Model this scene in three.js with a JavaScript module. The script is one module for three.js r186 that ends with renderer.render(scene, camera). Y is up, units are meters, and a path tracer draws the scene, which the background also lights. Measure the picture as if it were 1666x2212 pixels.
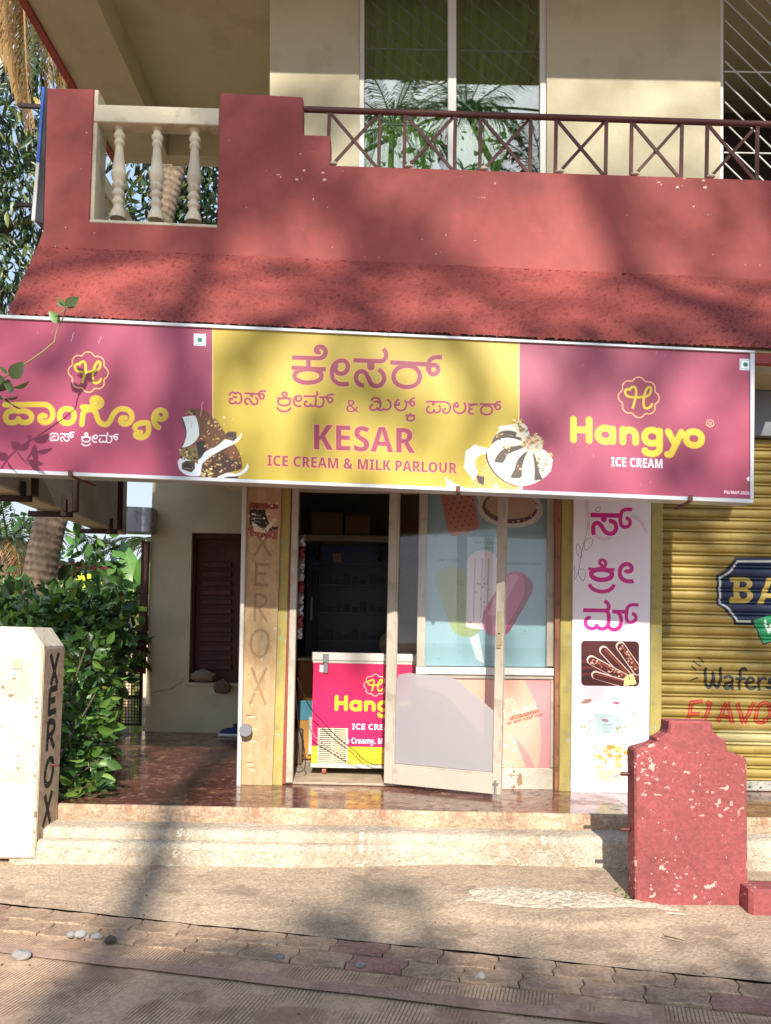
import * as THREE from 'three';
import { mergeGeometries } from 'three/addons/utils/BufferGeometryUtils.js';

// ---------------------------------------------------------------- camera, sky, sun, exposure
const F = 1850, CX = 833, CY = 1370, D0 = 6.2, E = 1.557, RHO = 0.02;   // lens in photo pixels (photo drawn 1666 wide), distance to the shop front, eye height, roll
const scene = new THREE.Scene();
const camera = new THREE.PerspectiveCamera(2 * Math.atan(CY / F) * 180 / Math.PI, 1666 / 2740, 0.1, 500);
camera.position.set(0, E, D0);
camera.rotation.z = RHO;
camera.setViewOffset(1666, 2740, 0, 0, 1666, 2212);
const SUN = new THREE.Vector3(0.06, 0.66, 1).normalize();
const skyTex = (() => {   // hazy clear sky: white at the horizon, blue overhead, with the bright haze round the sun
  const w = 256, h = 128, d = new Float32Array(w * h * 4), stops = [[0, 0.8, 0.84, 0.88], [0.15, 0.62, 0.73, 0.87], [0.4, 0.46, 0.61, 0.85], [1, 0.27, 0.42, 0.72]];
  for (let y = 0; y < h; y++) { const e = Math.max(0, Math.sin(((y + 0.5) / h - 0.5) * Math.PI)); let k = 0; while (k < stops.length - 2 && e > stops[k + 1][0]) k++; const a = stops[k], b = stops[k + 1], t = Math.min(1, (e - a[0]) / (b[0] - a[0])); for (let x = 0; x < w; x++) { const az = ((x + 0.5) / w - 0.5) * 2 * Math.PI, el = ((y + 0.5) / h - 0.5) * Math.PI, dot = Math.cos(az) * Math.cos(el) * SUN.x + Math.sin(el) * SUN.y + Math.sin(az) * Math.cos(el) * SUN.z, ang = Math.acos(Math.min(1, dot)) * 180 / Math.PI, halo = el > 0 ? 5 * Math.exp(-((ang / 9) ** 2)) + 1.2 * Math.exp(-ang / 16) : 0; for (let c = 0; c < 4; c++) d[(y * w + x) * 4 + c] = c === 3 ? 1 : a[c + 1] + (b[c + 1] - a[c + 1]) * t + halo * [0.5, 0.48, 0.45][c]; } }
  const t = new THREE.DataTexture(d, w, h, THREE.RGBAFormat, THREE.FloatType); t.mapping = THREE.EquirectangularReflectionMapping; t.magFilter = t.minFilter = THREE.LinearFilter; t.wrapS = THREE.RepeatWrapping; t.needsUpdate = true; return t;
})();
scene.background = skyTex; scene.environment = skyTex; scene.backgroundIntensity = 0.75; scene.environmentIntensity = 0.75;
const sun = new THREE.DirectionalLight(new THREE.Color().setRGB(1, 0.94, 0.84), 4.6);
sun.name = 'sun'; sun.position.copy(SUN).multiplyScalar(40); sun.castShadow = true;
sun.shadow.mapSize.set(4096, 4096); sun.shadow.radius = 1.2;
Object.assign(sun.shadow.camera, { left: -12, right: 12, top: 12, bottom: -12, near: 1, far: 90 });
scene.add(sun); scene.add(sun.target);
const renderer = new THREE.WebGLRenderer({ antialias: true });
renderer.toneMapping = THREE.LinearToneMapping;
renderer.toneMappingExposure = 1.65;
renderer.shadowMap.enabled = true;
renderer.setSize(771, 1024);

// ---------------------------------------------------------------- helpers
const V2 = (x, y) => new THREE.Vector2(x, y), V3 = (x, y, z) => new THREE.Vector3(x, y, z);
const W = (x, y, d) => V3(((x - CX) + (y - CY) * RHO) * d / F, E - ((y - CY) - (x - CX) * RHO) * d / F, D0 - d);   // photo pixel at a given distance -> place in metres
const W2 = (list, d) => list.map(([x, y]) => { const p = W(x, y, d); return V2(p.x, p.y); });
let seed = 7;
const rnd = (a = 0, b = 1) => { seed = (Math.imul(seed, 1664525) + 1013904223) >>> 0; return a + (b - a) * seed / 4294967296; };
const pick = (l) => l[Math.floor(rnd() * l.length)];
const names = new Map();
const numbered = (n) => { const k = names.get(n) ?? 0; names.set(n, k + 1); return k ? n + '_' + String(k).padStart(3, '0') : n; };
function shade(o) { o.castShadow = true; o.receiveShadow = true; return o; }
function thing(name, label, category, group) {
  const o = new THREE.Group(); o.name = numbered(name); o.userData = { label, category }; if (group) o.userData.group = group; scene.add(o); return o;
}
function part(name, geo, mat, parent, label) {
  const m = shade(new THREE.Mesh(Array.isArray(geo) ? (geo.length > 1 ? mergeGeometries(geo.map((g) => g.index ? g.toNonIndexed() : g)) : geo[0]) : geo, mat));
  m.name = parent ? name : numbered(name); if (label) m.userData.label = label; (parent ?? scene).add(m); return m;
}
function structure(name, geo, mat) { const m = part(name, geo, mat); m.userData.kind = 'structure'; return m; }
function tag(o, label, category, group) { Object.assign(o.userData, { label, category }); if (group) o.userData.group = group; return o; }
function group(name, parent) { const g = new THREE.Group(); g.name = name; parent.add(g); return g; }

// outline in world x,y pushed back from its front plane; uv come out in metres
function prism(pts, zFront, thick, bevel = 0.004, holes = []) {
  const s = new THREE.Shape(pts); for (const h of holes) s.holes.push(new THREE.Path(h));
  const b = Math.min(bevel, thick / 3);
  const g = new THREE.ExtrudeGeometry(s, b ? { depth: thick - 2 * b, bevelEnabled: true, bevelThickness: b, bevelSize: b, bevelOffset: -b, bevelSegments: 1, curveSegments: 10 } : { depth: thick, bevelEnabled: false, curveSegments: 10 });
  g.translate(0, 0, zFront - thick + b);
  return g;
}
const px = (list, d, thick, bevel, holes = []) => prism(W2(list, d), D0 - d, thick, bevel, holes.map((h) => W2(h, d)));
const rect = (x0, y0, x1, y1) => [[x0, y0], [x1, y0], [x1, y1], [x0, y1]];
const box = (x0, x1, y0, y1, z0, z1, bevel = 0.004) => prism([V2(x0, y0), V2(x1, y0), V2(x1, y1), V2(x0, y1)], z1, z1 - z0, bevel);
// four-sided post between two px rows that may lean: (xl,yt) .. etc
const post = (xl0, xr0, y0, xl1, xr1, y1, d, thick, bevel) => px([[xl0, y0], [xr0, y0], [xr1, y1], [xl1, y1]], d, thick, bevel);
// flat panel with unit uv over its front, closed at the back
function panelGeo(tl, tr, br, bl, thick, nx = 6, ny = 6) {
  const pos = [], uv = [], idx = [], n = V3().subVectors(tr, tl).cross(V3().subVectors(bl, tl)).normalize();   // points away from the viewer
  const off = n.clone().multiplyScalar(thick);
  const at = (u, v) => tl.clone().multiplyScalar((1 - u) * (1 - v)).addScaledVector(tr, u * (1 - v)).addScaledVector(br, u * v).addScaledVector(bl, (1 - u) * v);
  for (let j = 0; j <= ny; j++) for (let i = 0; i <= nx; i++) { const p = at(i / nx, j / ny); pos.push(p.x, p.y, p.z); uv.push(i / nx, 1 - j / ny); }
  for (let j = 0; j < ny; j++) for (let i = 0; i < nx; i++) { const a = j * (nx + 1) + i, b = a + 1, c = a + nx + 1, d = c + 1; idx.push(a, c, b, b, c, d); }
  const quad = (a, b, c, d, ua, ub, uc, ud) => { const k = pos.length / 3; for (const p of [a, b, c, d]) pos.push(p.x, p.y, p.z); uv.push(...ua, ...ub, ...uc, ...ud); idx.push(k, k + 1, k + 2, k, k + 2, k + 3); };
  const [A, B, C, D] = [tl, tr, br, bl].map((p) => p.clone().add(off)), e = 0.003;
  quad(B, A, D, C, [e, e], [e, e], [e, e], [e, e]);
  for (const [p, q, P, Q] of [[tl, tr, A, B], [tr, br, B, C], [br, bl, C, D], [bl, tl, D, A]]) quad(q, p, P, Q, [e, 1 - e], [e, 1 - e], [e, 1 - e], [e, 1 - e]);
  const g = new THREE.BufferGeometry(); g.setAttribute('position', new THREE.Float32BufferAttribute(pos, 3)); g.setAttribute('uv', new THREE.Float32BufferAttribute(uv, 2)); g.setIndex(idx);
  const o = g.toNonIndexed(); o.computeVertexNormals(); return o;
}
const panel = (q, d, thick, nx, ny) => panelGeo(...q.map(([x, y]) => W(x, y, d)), thick, nx, ny);
function tube(points, r, seg = 24, rad = 8, r1) {
  const c = new THREE.CatmullRomCurve3(points), g = new THREE.TubeGeometry(c, seg, r, rad, false);
  if (r1 !== undefined) {   // taper
    const p = g.attributes.position; for (let i = 0; i <= seg; i++) { const o = c.getPointAt(i / seg), k = 1 + (r1 / r - 1) * i / seg; for (let j = 0; j <= rad; j++) { const n = i * (rad + 1) + j; p.setXYZ(n, o.x + (p.getX(n) - o.x) * k, o.y + (p.getY(n) - o.y) * k, o.z + (p.getZ(n) - o.z) * k); } }
    g.computeVertexNormals();
  }
  return g;
}
// straight square bar between two points
function bar(a, b, w, h = w) {
  const L = a.distanceTo(b), g = new THREE.BoxGeometry(w, L, h); const q = new THREE.Quaternion().setFromUnitVectors(V3(0, 1, 0), V3().subVectors(b, a).normalize());
  g.applyQuaternion(q); g.translate((a.x + b.x) / 2, (a.y + b.y) / 2, (a.z + b.z) / 2); return g;
}
function rod(a, b, r, seg = 8) {
  const L = a.distanceTo(b), g = new THREE.CylinderGeometry(r, r, L, seg); const q = new THREE.Quaternion().setFromUnitVectors(V3(0, 1, 0), V3().subVectors(b, a).normalize());
  g.applyQuaternion(q); g.translate((a.x + b.x) / 2, (a.y + b.y) / 2, (a.z + b.z) / 2); return g;
}

// ---------------------------------------------------------------- noise and textures
const H = (x, y, s) => { let h = Math.imul(x, 374761393) + Math.imul(y, 668265263) + Math.imul(s, 974711); h = Math.imul(h ^ (h >>> 13), 1274126177); return ((h ^ (h >>> 16)) >>> 0) / 4294967296; };
const mod = (a, n) => ((a % n) + n) % n;
function vn(x, y, per, s) {
  const ix = Math.floor(x), iy = Math.floor(y), fx = x - ix, fy = y - iy, u = fx * fx * (3 - 2 * fx), v = fy * fy * (3 - 2 * fy);
  const x0 = mod(ix, per), x1 = mod(ix + 1, per), y0 = mod(iy, per), y1 = mod(iy + 1, per);
  return (H(x0, y0, s) * (1 - u) + H(x1, y0, s) * u) * (1 - v) + (H(x0, y1, s) * (1 - u) + H(x1, y1, s) * u) * v;
}
function fbm(u, v, f, oct, s) { let a = 0.5, t = 0, w = 0; for (let o = 0; o < oct; o++, f *= 2, a *= 0.5) { t += a * vn(u * f, v * f, f, s + o); w += a; } return t / w; }
const sm = (a, b, x) => { const t = Math.min(1, Math.max(0, (x - a) / (b - a))); return t * t * (3 - 2 * t); };
function dataTex(n, fn, m, srgb = true) {
  const d = new Uint8Array(n * n * 4);
  for (let y = 0; y < n; y++) for (let x = 0; x < n; x++) { const c = fn(x / n, y / n), o = (y * n + x) * 4; d[o] = Math.max(0, Math.min(255, c[0])); d[o + 1] = Math.max(0, Math.min(255, c[1])); d[o + 2] = Math.max(0, Math.min(255, c[2])); d[o + 3] = 255; }
  const t = new THREE.DataTexture(d, n, n); t.wrapS = t.wrapT = THREE.RepeatWrapping; t.magFilter = THREE.LinearFilter; t.minFilter = THREE.LinearMipmapLinearFilter; t.generateMipmaps = true;
  if (srgb) t.colorSpace = THREE.SRGBColorSpace; t.repeat.set(1 / m, 1 / m); t.needsUpdate = true; return t;
}
const mix = (a, b, t) => [a[0] + (b[0] - a[0]) * t, a[1] + (b[1] - a[1]) * t, a[2] + (b[2] - a[2]) * t];
// weathered paint or plaster: cloudy tone, stains, grain, chips
function weathered(o) {
  const { base, stain = mix(base, [90, 70, 55], 0.4), chip = [225, 205, 190], m = 2, n = 512, cloud = 0.12, stains = 0.35, grain = 0.06, chips = 0, bump = 0.003, rough = 0.85, s = 1, streak = 0, bumpF = 64, chipF = 24, fleck = 0, fleckF = 100 } = o;
  const map = dataTex(n, (u, v) => {
    const c1 = fbm(u, v, 3, 5, s), c2 = fbm(u, v, 9, 4, s + 20), g = H(Math.floor(u * n), Math.floor(v * n), s + 3), st = streak ? fbm(u * 6 % 1, v * 0.999, 6, 4, s + 40) : 0;
    let c = base.map((x) => x * (1 + (c1 - 0.5) * 2 * cloud + (g - 0.5) * 2 * grain + (st - 0.5) * streak + (fleck ? (fbm(u, v, fleckF, 3, s + 50) - 0.5) * 2 * fleck : 0)));
    c = mix(c, stain, sm(0.55, 0.75, c2) * stains);
    if (chips) { const k = fbm(u, v, chipF, 3, s + 60), k2 = fbm(u, v, 5, 2, s + 70); c = mix(c, chip.map((x) => x * (0.92 + 0.16 * g)), sm(0.02, 0.04, k * 0.72 + k2 * 0.28 - (0.7 - chips))); }
    return c;
  }, m);
  const bm = dataTex(n, (u, v) => { let h = fbm(u, v, bumpF, 3, s + 80) * 160 + fbm(u, v, 6, 3, s + 81) * 80; if (chips) { const k = fbm(u, v, chipF, 3, s + 60), k2 = fbm(u, v, 5, 2, s + 70); h -= 60 * sm(0.02, 0.04, k * 0.72 + k2 * 0.28 - (0.7 - chips)); } return [h, h, h]; }, m, false);
  return new THREE.MeshStandardMaterial({ map, bumpMap: bm, bumpScale: bump, roughness: rough });
}
function plain(rgb, roughness = 0.6, metalness = 0, extra = {}) { return new THREE.MeshStandardMaterial({ color: new THREE.Color(`rgb(${rgb.join(',')})`), roughness, metalness, ...extra }); }
function canvasMat(w, h, draw, opt = {}) {
  const c = document.createElement('canvas'); c.width = w; c.height = h; const g = c.getContext('2d'); draw(g, w, h);
  const t = new THREE.CanvasTexture(c); t.colorSpace = THREE.SRGBColorSpace; t.magFilter = THREE.LinearFilter; t.anisotropy = 8;
  const m = new THREE.MeshStandardMaterial({ map: t, roughness: 0.5, ...opt }); return m;
}

// ---------------------------------------------------------------- lettering and print
// Kannada letters as pen strokes; head bar at y 0, base line at y 100, [advance, path]
const KN = {
  ka: [128, 'M2,0 L122,2 M60,2 L60,46 M2,46 L124,50 M8,58 C-2,106 40,104 62,104 C104,104 120,88 112,52'],
  kae: [132, 'M2,0 L96,2 C136,0 136,-50 106,-46 C92,-44 92,-32 100,-28 M60,2 L60,46 M2,46 L124,50 M8,58 C-2,106 40,104 62,104 C104,104 120,88 112,52'],
  kri: [132, 'M2,0 L122,2 M60,2 L60,46 M2,46 L124,50 M8,58 C-2,98 40,98 62,98 C104,98 120,86 112,52 M60,0 C64,-26 100,-40 102,-22 C102,-8 78,-8 78,-22 M-2,84 C-8,138 66,150 120,112'],
  len: [76, 'M64,104 C30,108 0,90 2,50 C4,14 32,0 50,12 C66,24 60,54 38,54 C26,54 20,44 26,36'],
  sah: [140, 'M0,0 L118,0 C146,-2 146,-34 126,-46 M68,4 C68,24 80,29 98,32 C134,39 132,98 96,100 C66,101 54,39 26,40 C3,43 0,83 12,100'],
  sa: [132, 'M0,0 L131,0 M65,4 C65,24 79,29 97,32 C131,39 130,97 95,99 C65,101 54,39 26,40 C3,43 0,83 12,99'],
  hal: [76, 'M-12,50 C-12,-7 14,-30 72,-32 M60,-27 C76,7 62,39 36,39 C11,39 8,4 29,0'],
  ra: [118, 'M2,0 L112,0 M57,12 C122,12 122,104 57,104 C-8,104 -8,12 57,12'],
  ai: [118, 'M10,4 L98,4 M12,30 L70,30 M98,2 C114,30 116,60 110,84 C102,108 70,108 60,88 C50,110 2,110 4,72 C6,50 38,48 36,68 M60,90 L60,64'],
  ma: [186, 'M0,0 L97,0 C129,-3 132,-33 101,-43 M86,4 C84,36 39,17 20,37 C-3,62 12,99 43,99 C74,99 96,83 97,55 C99,90 124,105 148,104 C186,101 197,62 177,28'],
  mi: [186, 'M0,0 L97,0 C104,-40 142,-42 142,-20 C142,-4 116,-6 116,-20 M86,4 C84,36 39,17 20,37 C-3,62 12,99 43,99 C74,99 96,83 97,55 C99,90 124,105 148,104 C186,101 197,62 177,28'],
  la: [112, 'M14,34 C34,22 44,52 24,60 C-4,68 0,104 44,104 C92,104 112,70 102,34 C96,12 74,0 56,8'],
  lka: [120, 'M14,34 C34,22 44,52 24,60 C-4,68 0,104 44,104 C92,104 112,70 102,34 C96,12 74,0 56,8 M70,122 L122,122 M96,122 L96,142 M68,142 L124,144 M72,148 C68,174 96,172 104,172 C120,170 122,156 116,146'],
  pa: [130, 'M0,0 L64,0 M52,4 C50,30 24,26 12,44 C-4,70 10,99 34,99 C58,99 66,80 66,60 C68,90 84,104 104,102 C130,98 136,40 112,4'],
  aa: [78, 'M-24,0 C48,-6 70,26 64,66 C58,106 10,108 8,76 C8,56 30,52 34,68'],
  ark: [70, 'M54,44 C22,36 0,56 4,78 C8,104 40,108 62,98'],
};
function kannada(g, keys, x, y, w, h, lw, fill, halo, haloW = 3) {
  const total = keys.reduce((a, k) => a + KN[k][0] + 10, -10), sx = w / total, sy = h / 104;
  for (const [col, extra] of halo ? [[halo, haloW], [fill, 0]] : [[fill, 0]]) {
    let at = 0; g.strokeStyle = col; g.lineJoin = 'round'; g.lineCap = 'butt';
    for (const k of keys) {
      const p = new Path2D(), q = new Path2D(KN[k][1]); p.addPath(q, new DOMMatrix([sx, 0, 0, sy, x + at * sx, y]));
      g.lineWidth = lw + extra; g.stroke(p); at += KN[k][0] + 10;
    }
  }
}
function textFit(g, s, x0, x1, base, cap, fill, font = 'bold', halo, haloW = 3) {
  const size = cap / 0.714; g.font = `${font} ${size}px sans-serif`; const w = g.measureText(s).width; g.save(); g.translate(x0, base); g.scale((x1 - x0) / w, 1); g.textBaseline = 'alphabetic'; g.textAlign = 'left';
  if (halo) { g.lineJoin = 'round'; g.strokeStyle = halo; g.lineWidth = haloW; g.strokeText(s, 0, 0); }
  g.fillStyle = fill; g.fillText(s, 0, 0); g.restore();
}
const stroke = (g, d, col, lw, cap = 'round') => { g.strokeStyle = col; g.lineWidth = lw; g.lineCap = cap; g.lineJoin = 'round'; g.stroke(new Path2D(d)); };
const fill = (g, d, col) => { g.fillStyle = col; g.fill(new Path2D(d)); };
// scalloped badge with a looped script H
function emblem(g, x, y, r, ring, ink, lw) {
  g.save(); g.translate(x, y); g.scale(r / 100, r / 100); g.beginPath();
  for (let i = 0; i < 8; i++) { const a = (i * 45 - 90) * Math.PI / 180; g.arc(Math.cos(a) * 66, Math.sin(a) * 66, 30, a - 1.12, a + 1.12); }
  g.closePath(); g.strokeStyle = ring; g.lineWidth = lw * 100 / r; g.lineJoin = 'round'; g.stroke();
  stroke(g, 'M-28,50 C-16,10 -4,-30 -18,-46 C-26,-54 -38,-46 -42,-34 C-60,-44 -72,-24 -58,-8 C-44,6 0,2 40,-8 C56,-16 66,-50 50,-52 C30,-52 12,30 28,48 C38,56 56,46 62,30', ink, 12);
  g.restore();
}
// rounded wordmark in a 754 x 225 box, cap height 150
function wordmark(g, x, y, w, h, ink, halo, hw = 8) {
  g.save(); g.translate(x, y); g.scale(w / 754, h / 150);
  const d = 'M18,18 L18,134 M106,18 L106,134 M18,76 L106,76 M238,64 L238,134 M238,98 C238,48 156,48 156,98 C156,148 238,148 238,98 M294,64 L294,134 M294,98 C294,54 366,54 366,98 L366,134 M500,64 L500,158 C500,206 424,200 418,178 M500,98 C500,48 416,48 416,98 C416,148 500,148 500,98 M548,66 L586,132 M622,66 L566,188 C562,196 552,198 544,194 M736,98 C736,46 648,46 648,98 C648,150 736,150 736,98';
  if (halo) stroke(g, d, halo, 35 + hw);
  stroke(g, d, ink, 35); g.restore();
}
function vegMark(g, x, y, s) { g.fillStyle = '#e9eef0'; g.fillRect(x, y, s, s); g.strokeStyle = '#8fb0a8'; g.lineWidth = s * 0.06; g.strokeRect(x + s * 0.1, y + s * 0.1, s * 0.8, s * 0.8); g.fillStyle = '#137a55'; g.beginPath(); g.arc(x + s / 2, y + s / 2, s * 0.2, 0, 7); g.fill(); }
function nuts(g, n, inside, cols, r0, r1) { for (let i = 0; i < n; i++) { const [x, y] = inside(i); const r = rnd(r0, r1); g.fillStyle = pick(cols); g.beginPath(); for (let k = 0; k < 6; k++) { const a = k + rnd(-0.3, 0.3), q = r * rnd(0.6, 1.1); g.lineTo(x + Math.cos(a) * q, y + Math.sin(a) * q * 0.8); } g.fill(); } }
function specks(g, w, h, n, col, r) { g.fillStyle = col; for (let i = 0; i < n; i++) { g.beginPath(); g.ellipse(rnd(0, w), rnd(0, h), rnd(0.3, r), rnd(0.3, r), 0, 0, 7); g.fill(); } }

// whole words drawn stroke by stroke: [path, pen width]
const WORD = {
  kesar: [['M30,108 L185,112 C242,112 244,42 192,44 C160,50 168,86 196,74 M127,114 L127,168 M28,168 L230,178 M45,216 C45,164 205,164 205,216 C205,270 45,270 45,216 M366,262 C300,282 258,240 266,185 C274,128 336,108 356,142 C372,178 344,208 312,204 C282,198 280,160 302,150 M395,125 L556,130 C592,126 598,84 570,58 M542,180 C594,204 582,278 528,278 C474,276 492,188 438,190 C394,196 396,272 456,274 M612,137 L836,150 M712,158 C812,158 812,284 712,284 C604,284 604,158 712,158 M836,186 C832,132 850,106 892,106 L918,108 M868,152 C904,152 904,208 868,208 C832,208 832,152 868,152', 26], ['M497,142 L497,163', 44, 'round']],
  iceCream: [['M36,78 C40,52 66,46 84,62 C104,46 136,60 132,104 C130,146 96,148 85,126 C76,148 36,146 36,118 C38,98 60,98 60,112 M62,88 L98,92 M156,60 L276,66 M240,92 C274,108 262,150 232,148 C200,146 208,98 180,98 C150,102 152,148 186,146 M268,82 C266,52 280,42 300,42 L328,44 M292,66 C316,66 316,104 292,104 C268,104 268,66 292,66 M412,98 L526,102 M420,128 C420,88 518,88 518,128 C518,168 420,168 420,128 M452,94 C500,98 500,50 468,52 C446,56 450,82 472,76 M414,170 C428,216 508,216 522,172 M604,160 C566,172 540,150 546,116 C552,80 594,70 604,92 C610,114 592,126 574,122 C560,116 560,100 572,94 M622,84 L712,84 C738,80 738,58 722,46 M652,128 C636,118 624,140 632,154 C644,172 674,166 678,148 C684,170 708,168 716,146 C724,118 720,98 714,88 M716,146 C722,180 772,178 780,140 C786,110 772,96 764,92 M744,92 L812,92 M806,112 C804,82 818,70 840,70 L864,72 M832,94 C856,94 856,134 832,134 C808,134 808,94 832,94', 15.5], ['M214,66 L214,79', 25, 'round']],
  milkParlour: [['M42,64 C48,36 86,36 98,58 C110,84 100,112 88,120 M60,74 C78,58 92,70 90,84 M52,92 C34,88 26,112 38,122 C54,134 76,124 78,112 C82,130 116,134 124,118 C130,130 166,130 172,98 C174,74 160,58 148,56 M222,76 C236,84 228,98 214,94 C200,88 206,58 230,58 M206,70 C186,100 214,134 246,130 C280,124 286,84 268,58 M284,70 L304,72 M300,90 C298,58 312,46 336,46 M318,68 C336,68 336,98 318,98 C298,98 298,68 318,68 M272,162 L336,164 M304,148 L304,164 M306,166 C340,166 340,200 306,200 C272,200 272,166 306,166 M412,70 L540,72 C586,78 586,146 548,150 C516,150 520,112 548,120 M436,104 C414,102 406,136 430,146 C454,152 464,138 466,126 C470,152 502,154 508,122 C508,106 502,100 496,98 M622,88 C636,96 628,112 614,106 C602,100 606,78 628,76 M604,84 C584,112 608,154 644,150 C682,144 686,104 668,76 M692,88 L762,90 M738,94 C694,92 696,122 722,122 C688,124 688,160 734,154 M774,88 L880,90 M822,98 C872,98 872,160 822,160 C768,160 768,98 822,98 M876,112 C874,84 888,72 908,72 L918,74 M898,92 C918,92 918,124 898,124 C876,124 876,92 898,92', 13], ['M460,74 L460,87', 22, 'round']],
  hangyo: [['M28,78 L240,76 C306,80 310,172 250,175 C208,174 214,124 250,140 M104,80 L101,112 C60,100 30,120 32,150 C36,184 96,184 102,154 C108,184 176,182 176,146 C174,116 130,104 101,114 M370,100 C424,100 424,180 370,180 C316,180 316,100 370,100 M452,186 L458,130 C470,95 520,100 530,125 C540,160 545,185 580,188 C622,185 610,110 670,102 C742,98 746,180 692,186 C654,184 660,143 692,152 M455,92 L540,92 C572,85 566,40 526,42 C500,48 506,74 528,66 M745,208 C740,185 790,175 815,180 C832,230 810,262 772,260 C735,255 745,224 776,232 M876,205 C835,185 840,115 885,110 C926,112 922,162 886,160 C870,158 862,150 866,142', 25, 'round']],
  strip: [['M190,128 L470,128', 42], ['M315,140 L315,166', 54, 'round'], ['M362,180 C452,166 452,302 368,298 C296,290 304,192 244,200 C210,208 208,260 222,312', 40], ['M474,146 C468,78 510,58 580,72 M474,130 C460,204 482,236 514,234 C580,226 572,150 522,152', 34], ['M166,626 L416,628', 25], ['M196,672 C196,616 390,616 390,672 C390,744 196,744 196,672', 44], ['M268,616 C350,620 346,536 294,542 C262,552 274,592 304,582', 30], ['M178,766 C204,858 388,858 408,766', 36], ['M592,732 C500,752 448,700 466,630 C482,566 560,560 574,606 C580,648 530,656 514,630', 40], ['M120,1010 L330,1010 C374,1000 368,940 318,922 M188,1086 C160,1064 128,1110 146,1146 C168,1194 236,1186 246,1150 C264,1196 336,1188 352,1140 C366,1090 358,1040 346,1018 M352,1140 C362,1204 462,1204 474,1120 C482,1070 460,1034 440,1022 M392,1018 L530,1018', 36], ['M528,1036 C518,962 560,940 636,956 M528,1020 C512,1090 534,1118 566,1116 C630,1104 624,1036 574,1034', 32]],
};
const pen = (g, word, ink, halo, hw = 6) => { if (halo) for (const [d, w, c] of word) stroke(g, d, halo, w + hw, c ?? 'butt'); for (const [d, w, c] of word) stroke(g, d, ink, w, c ?? 'butt'); };

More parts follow.
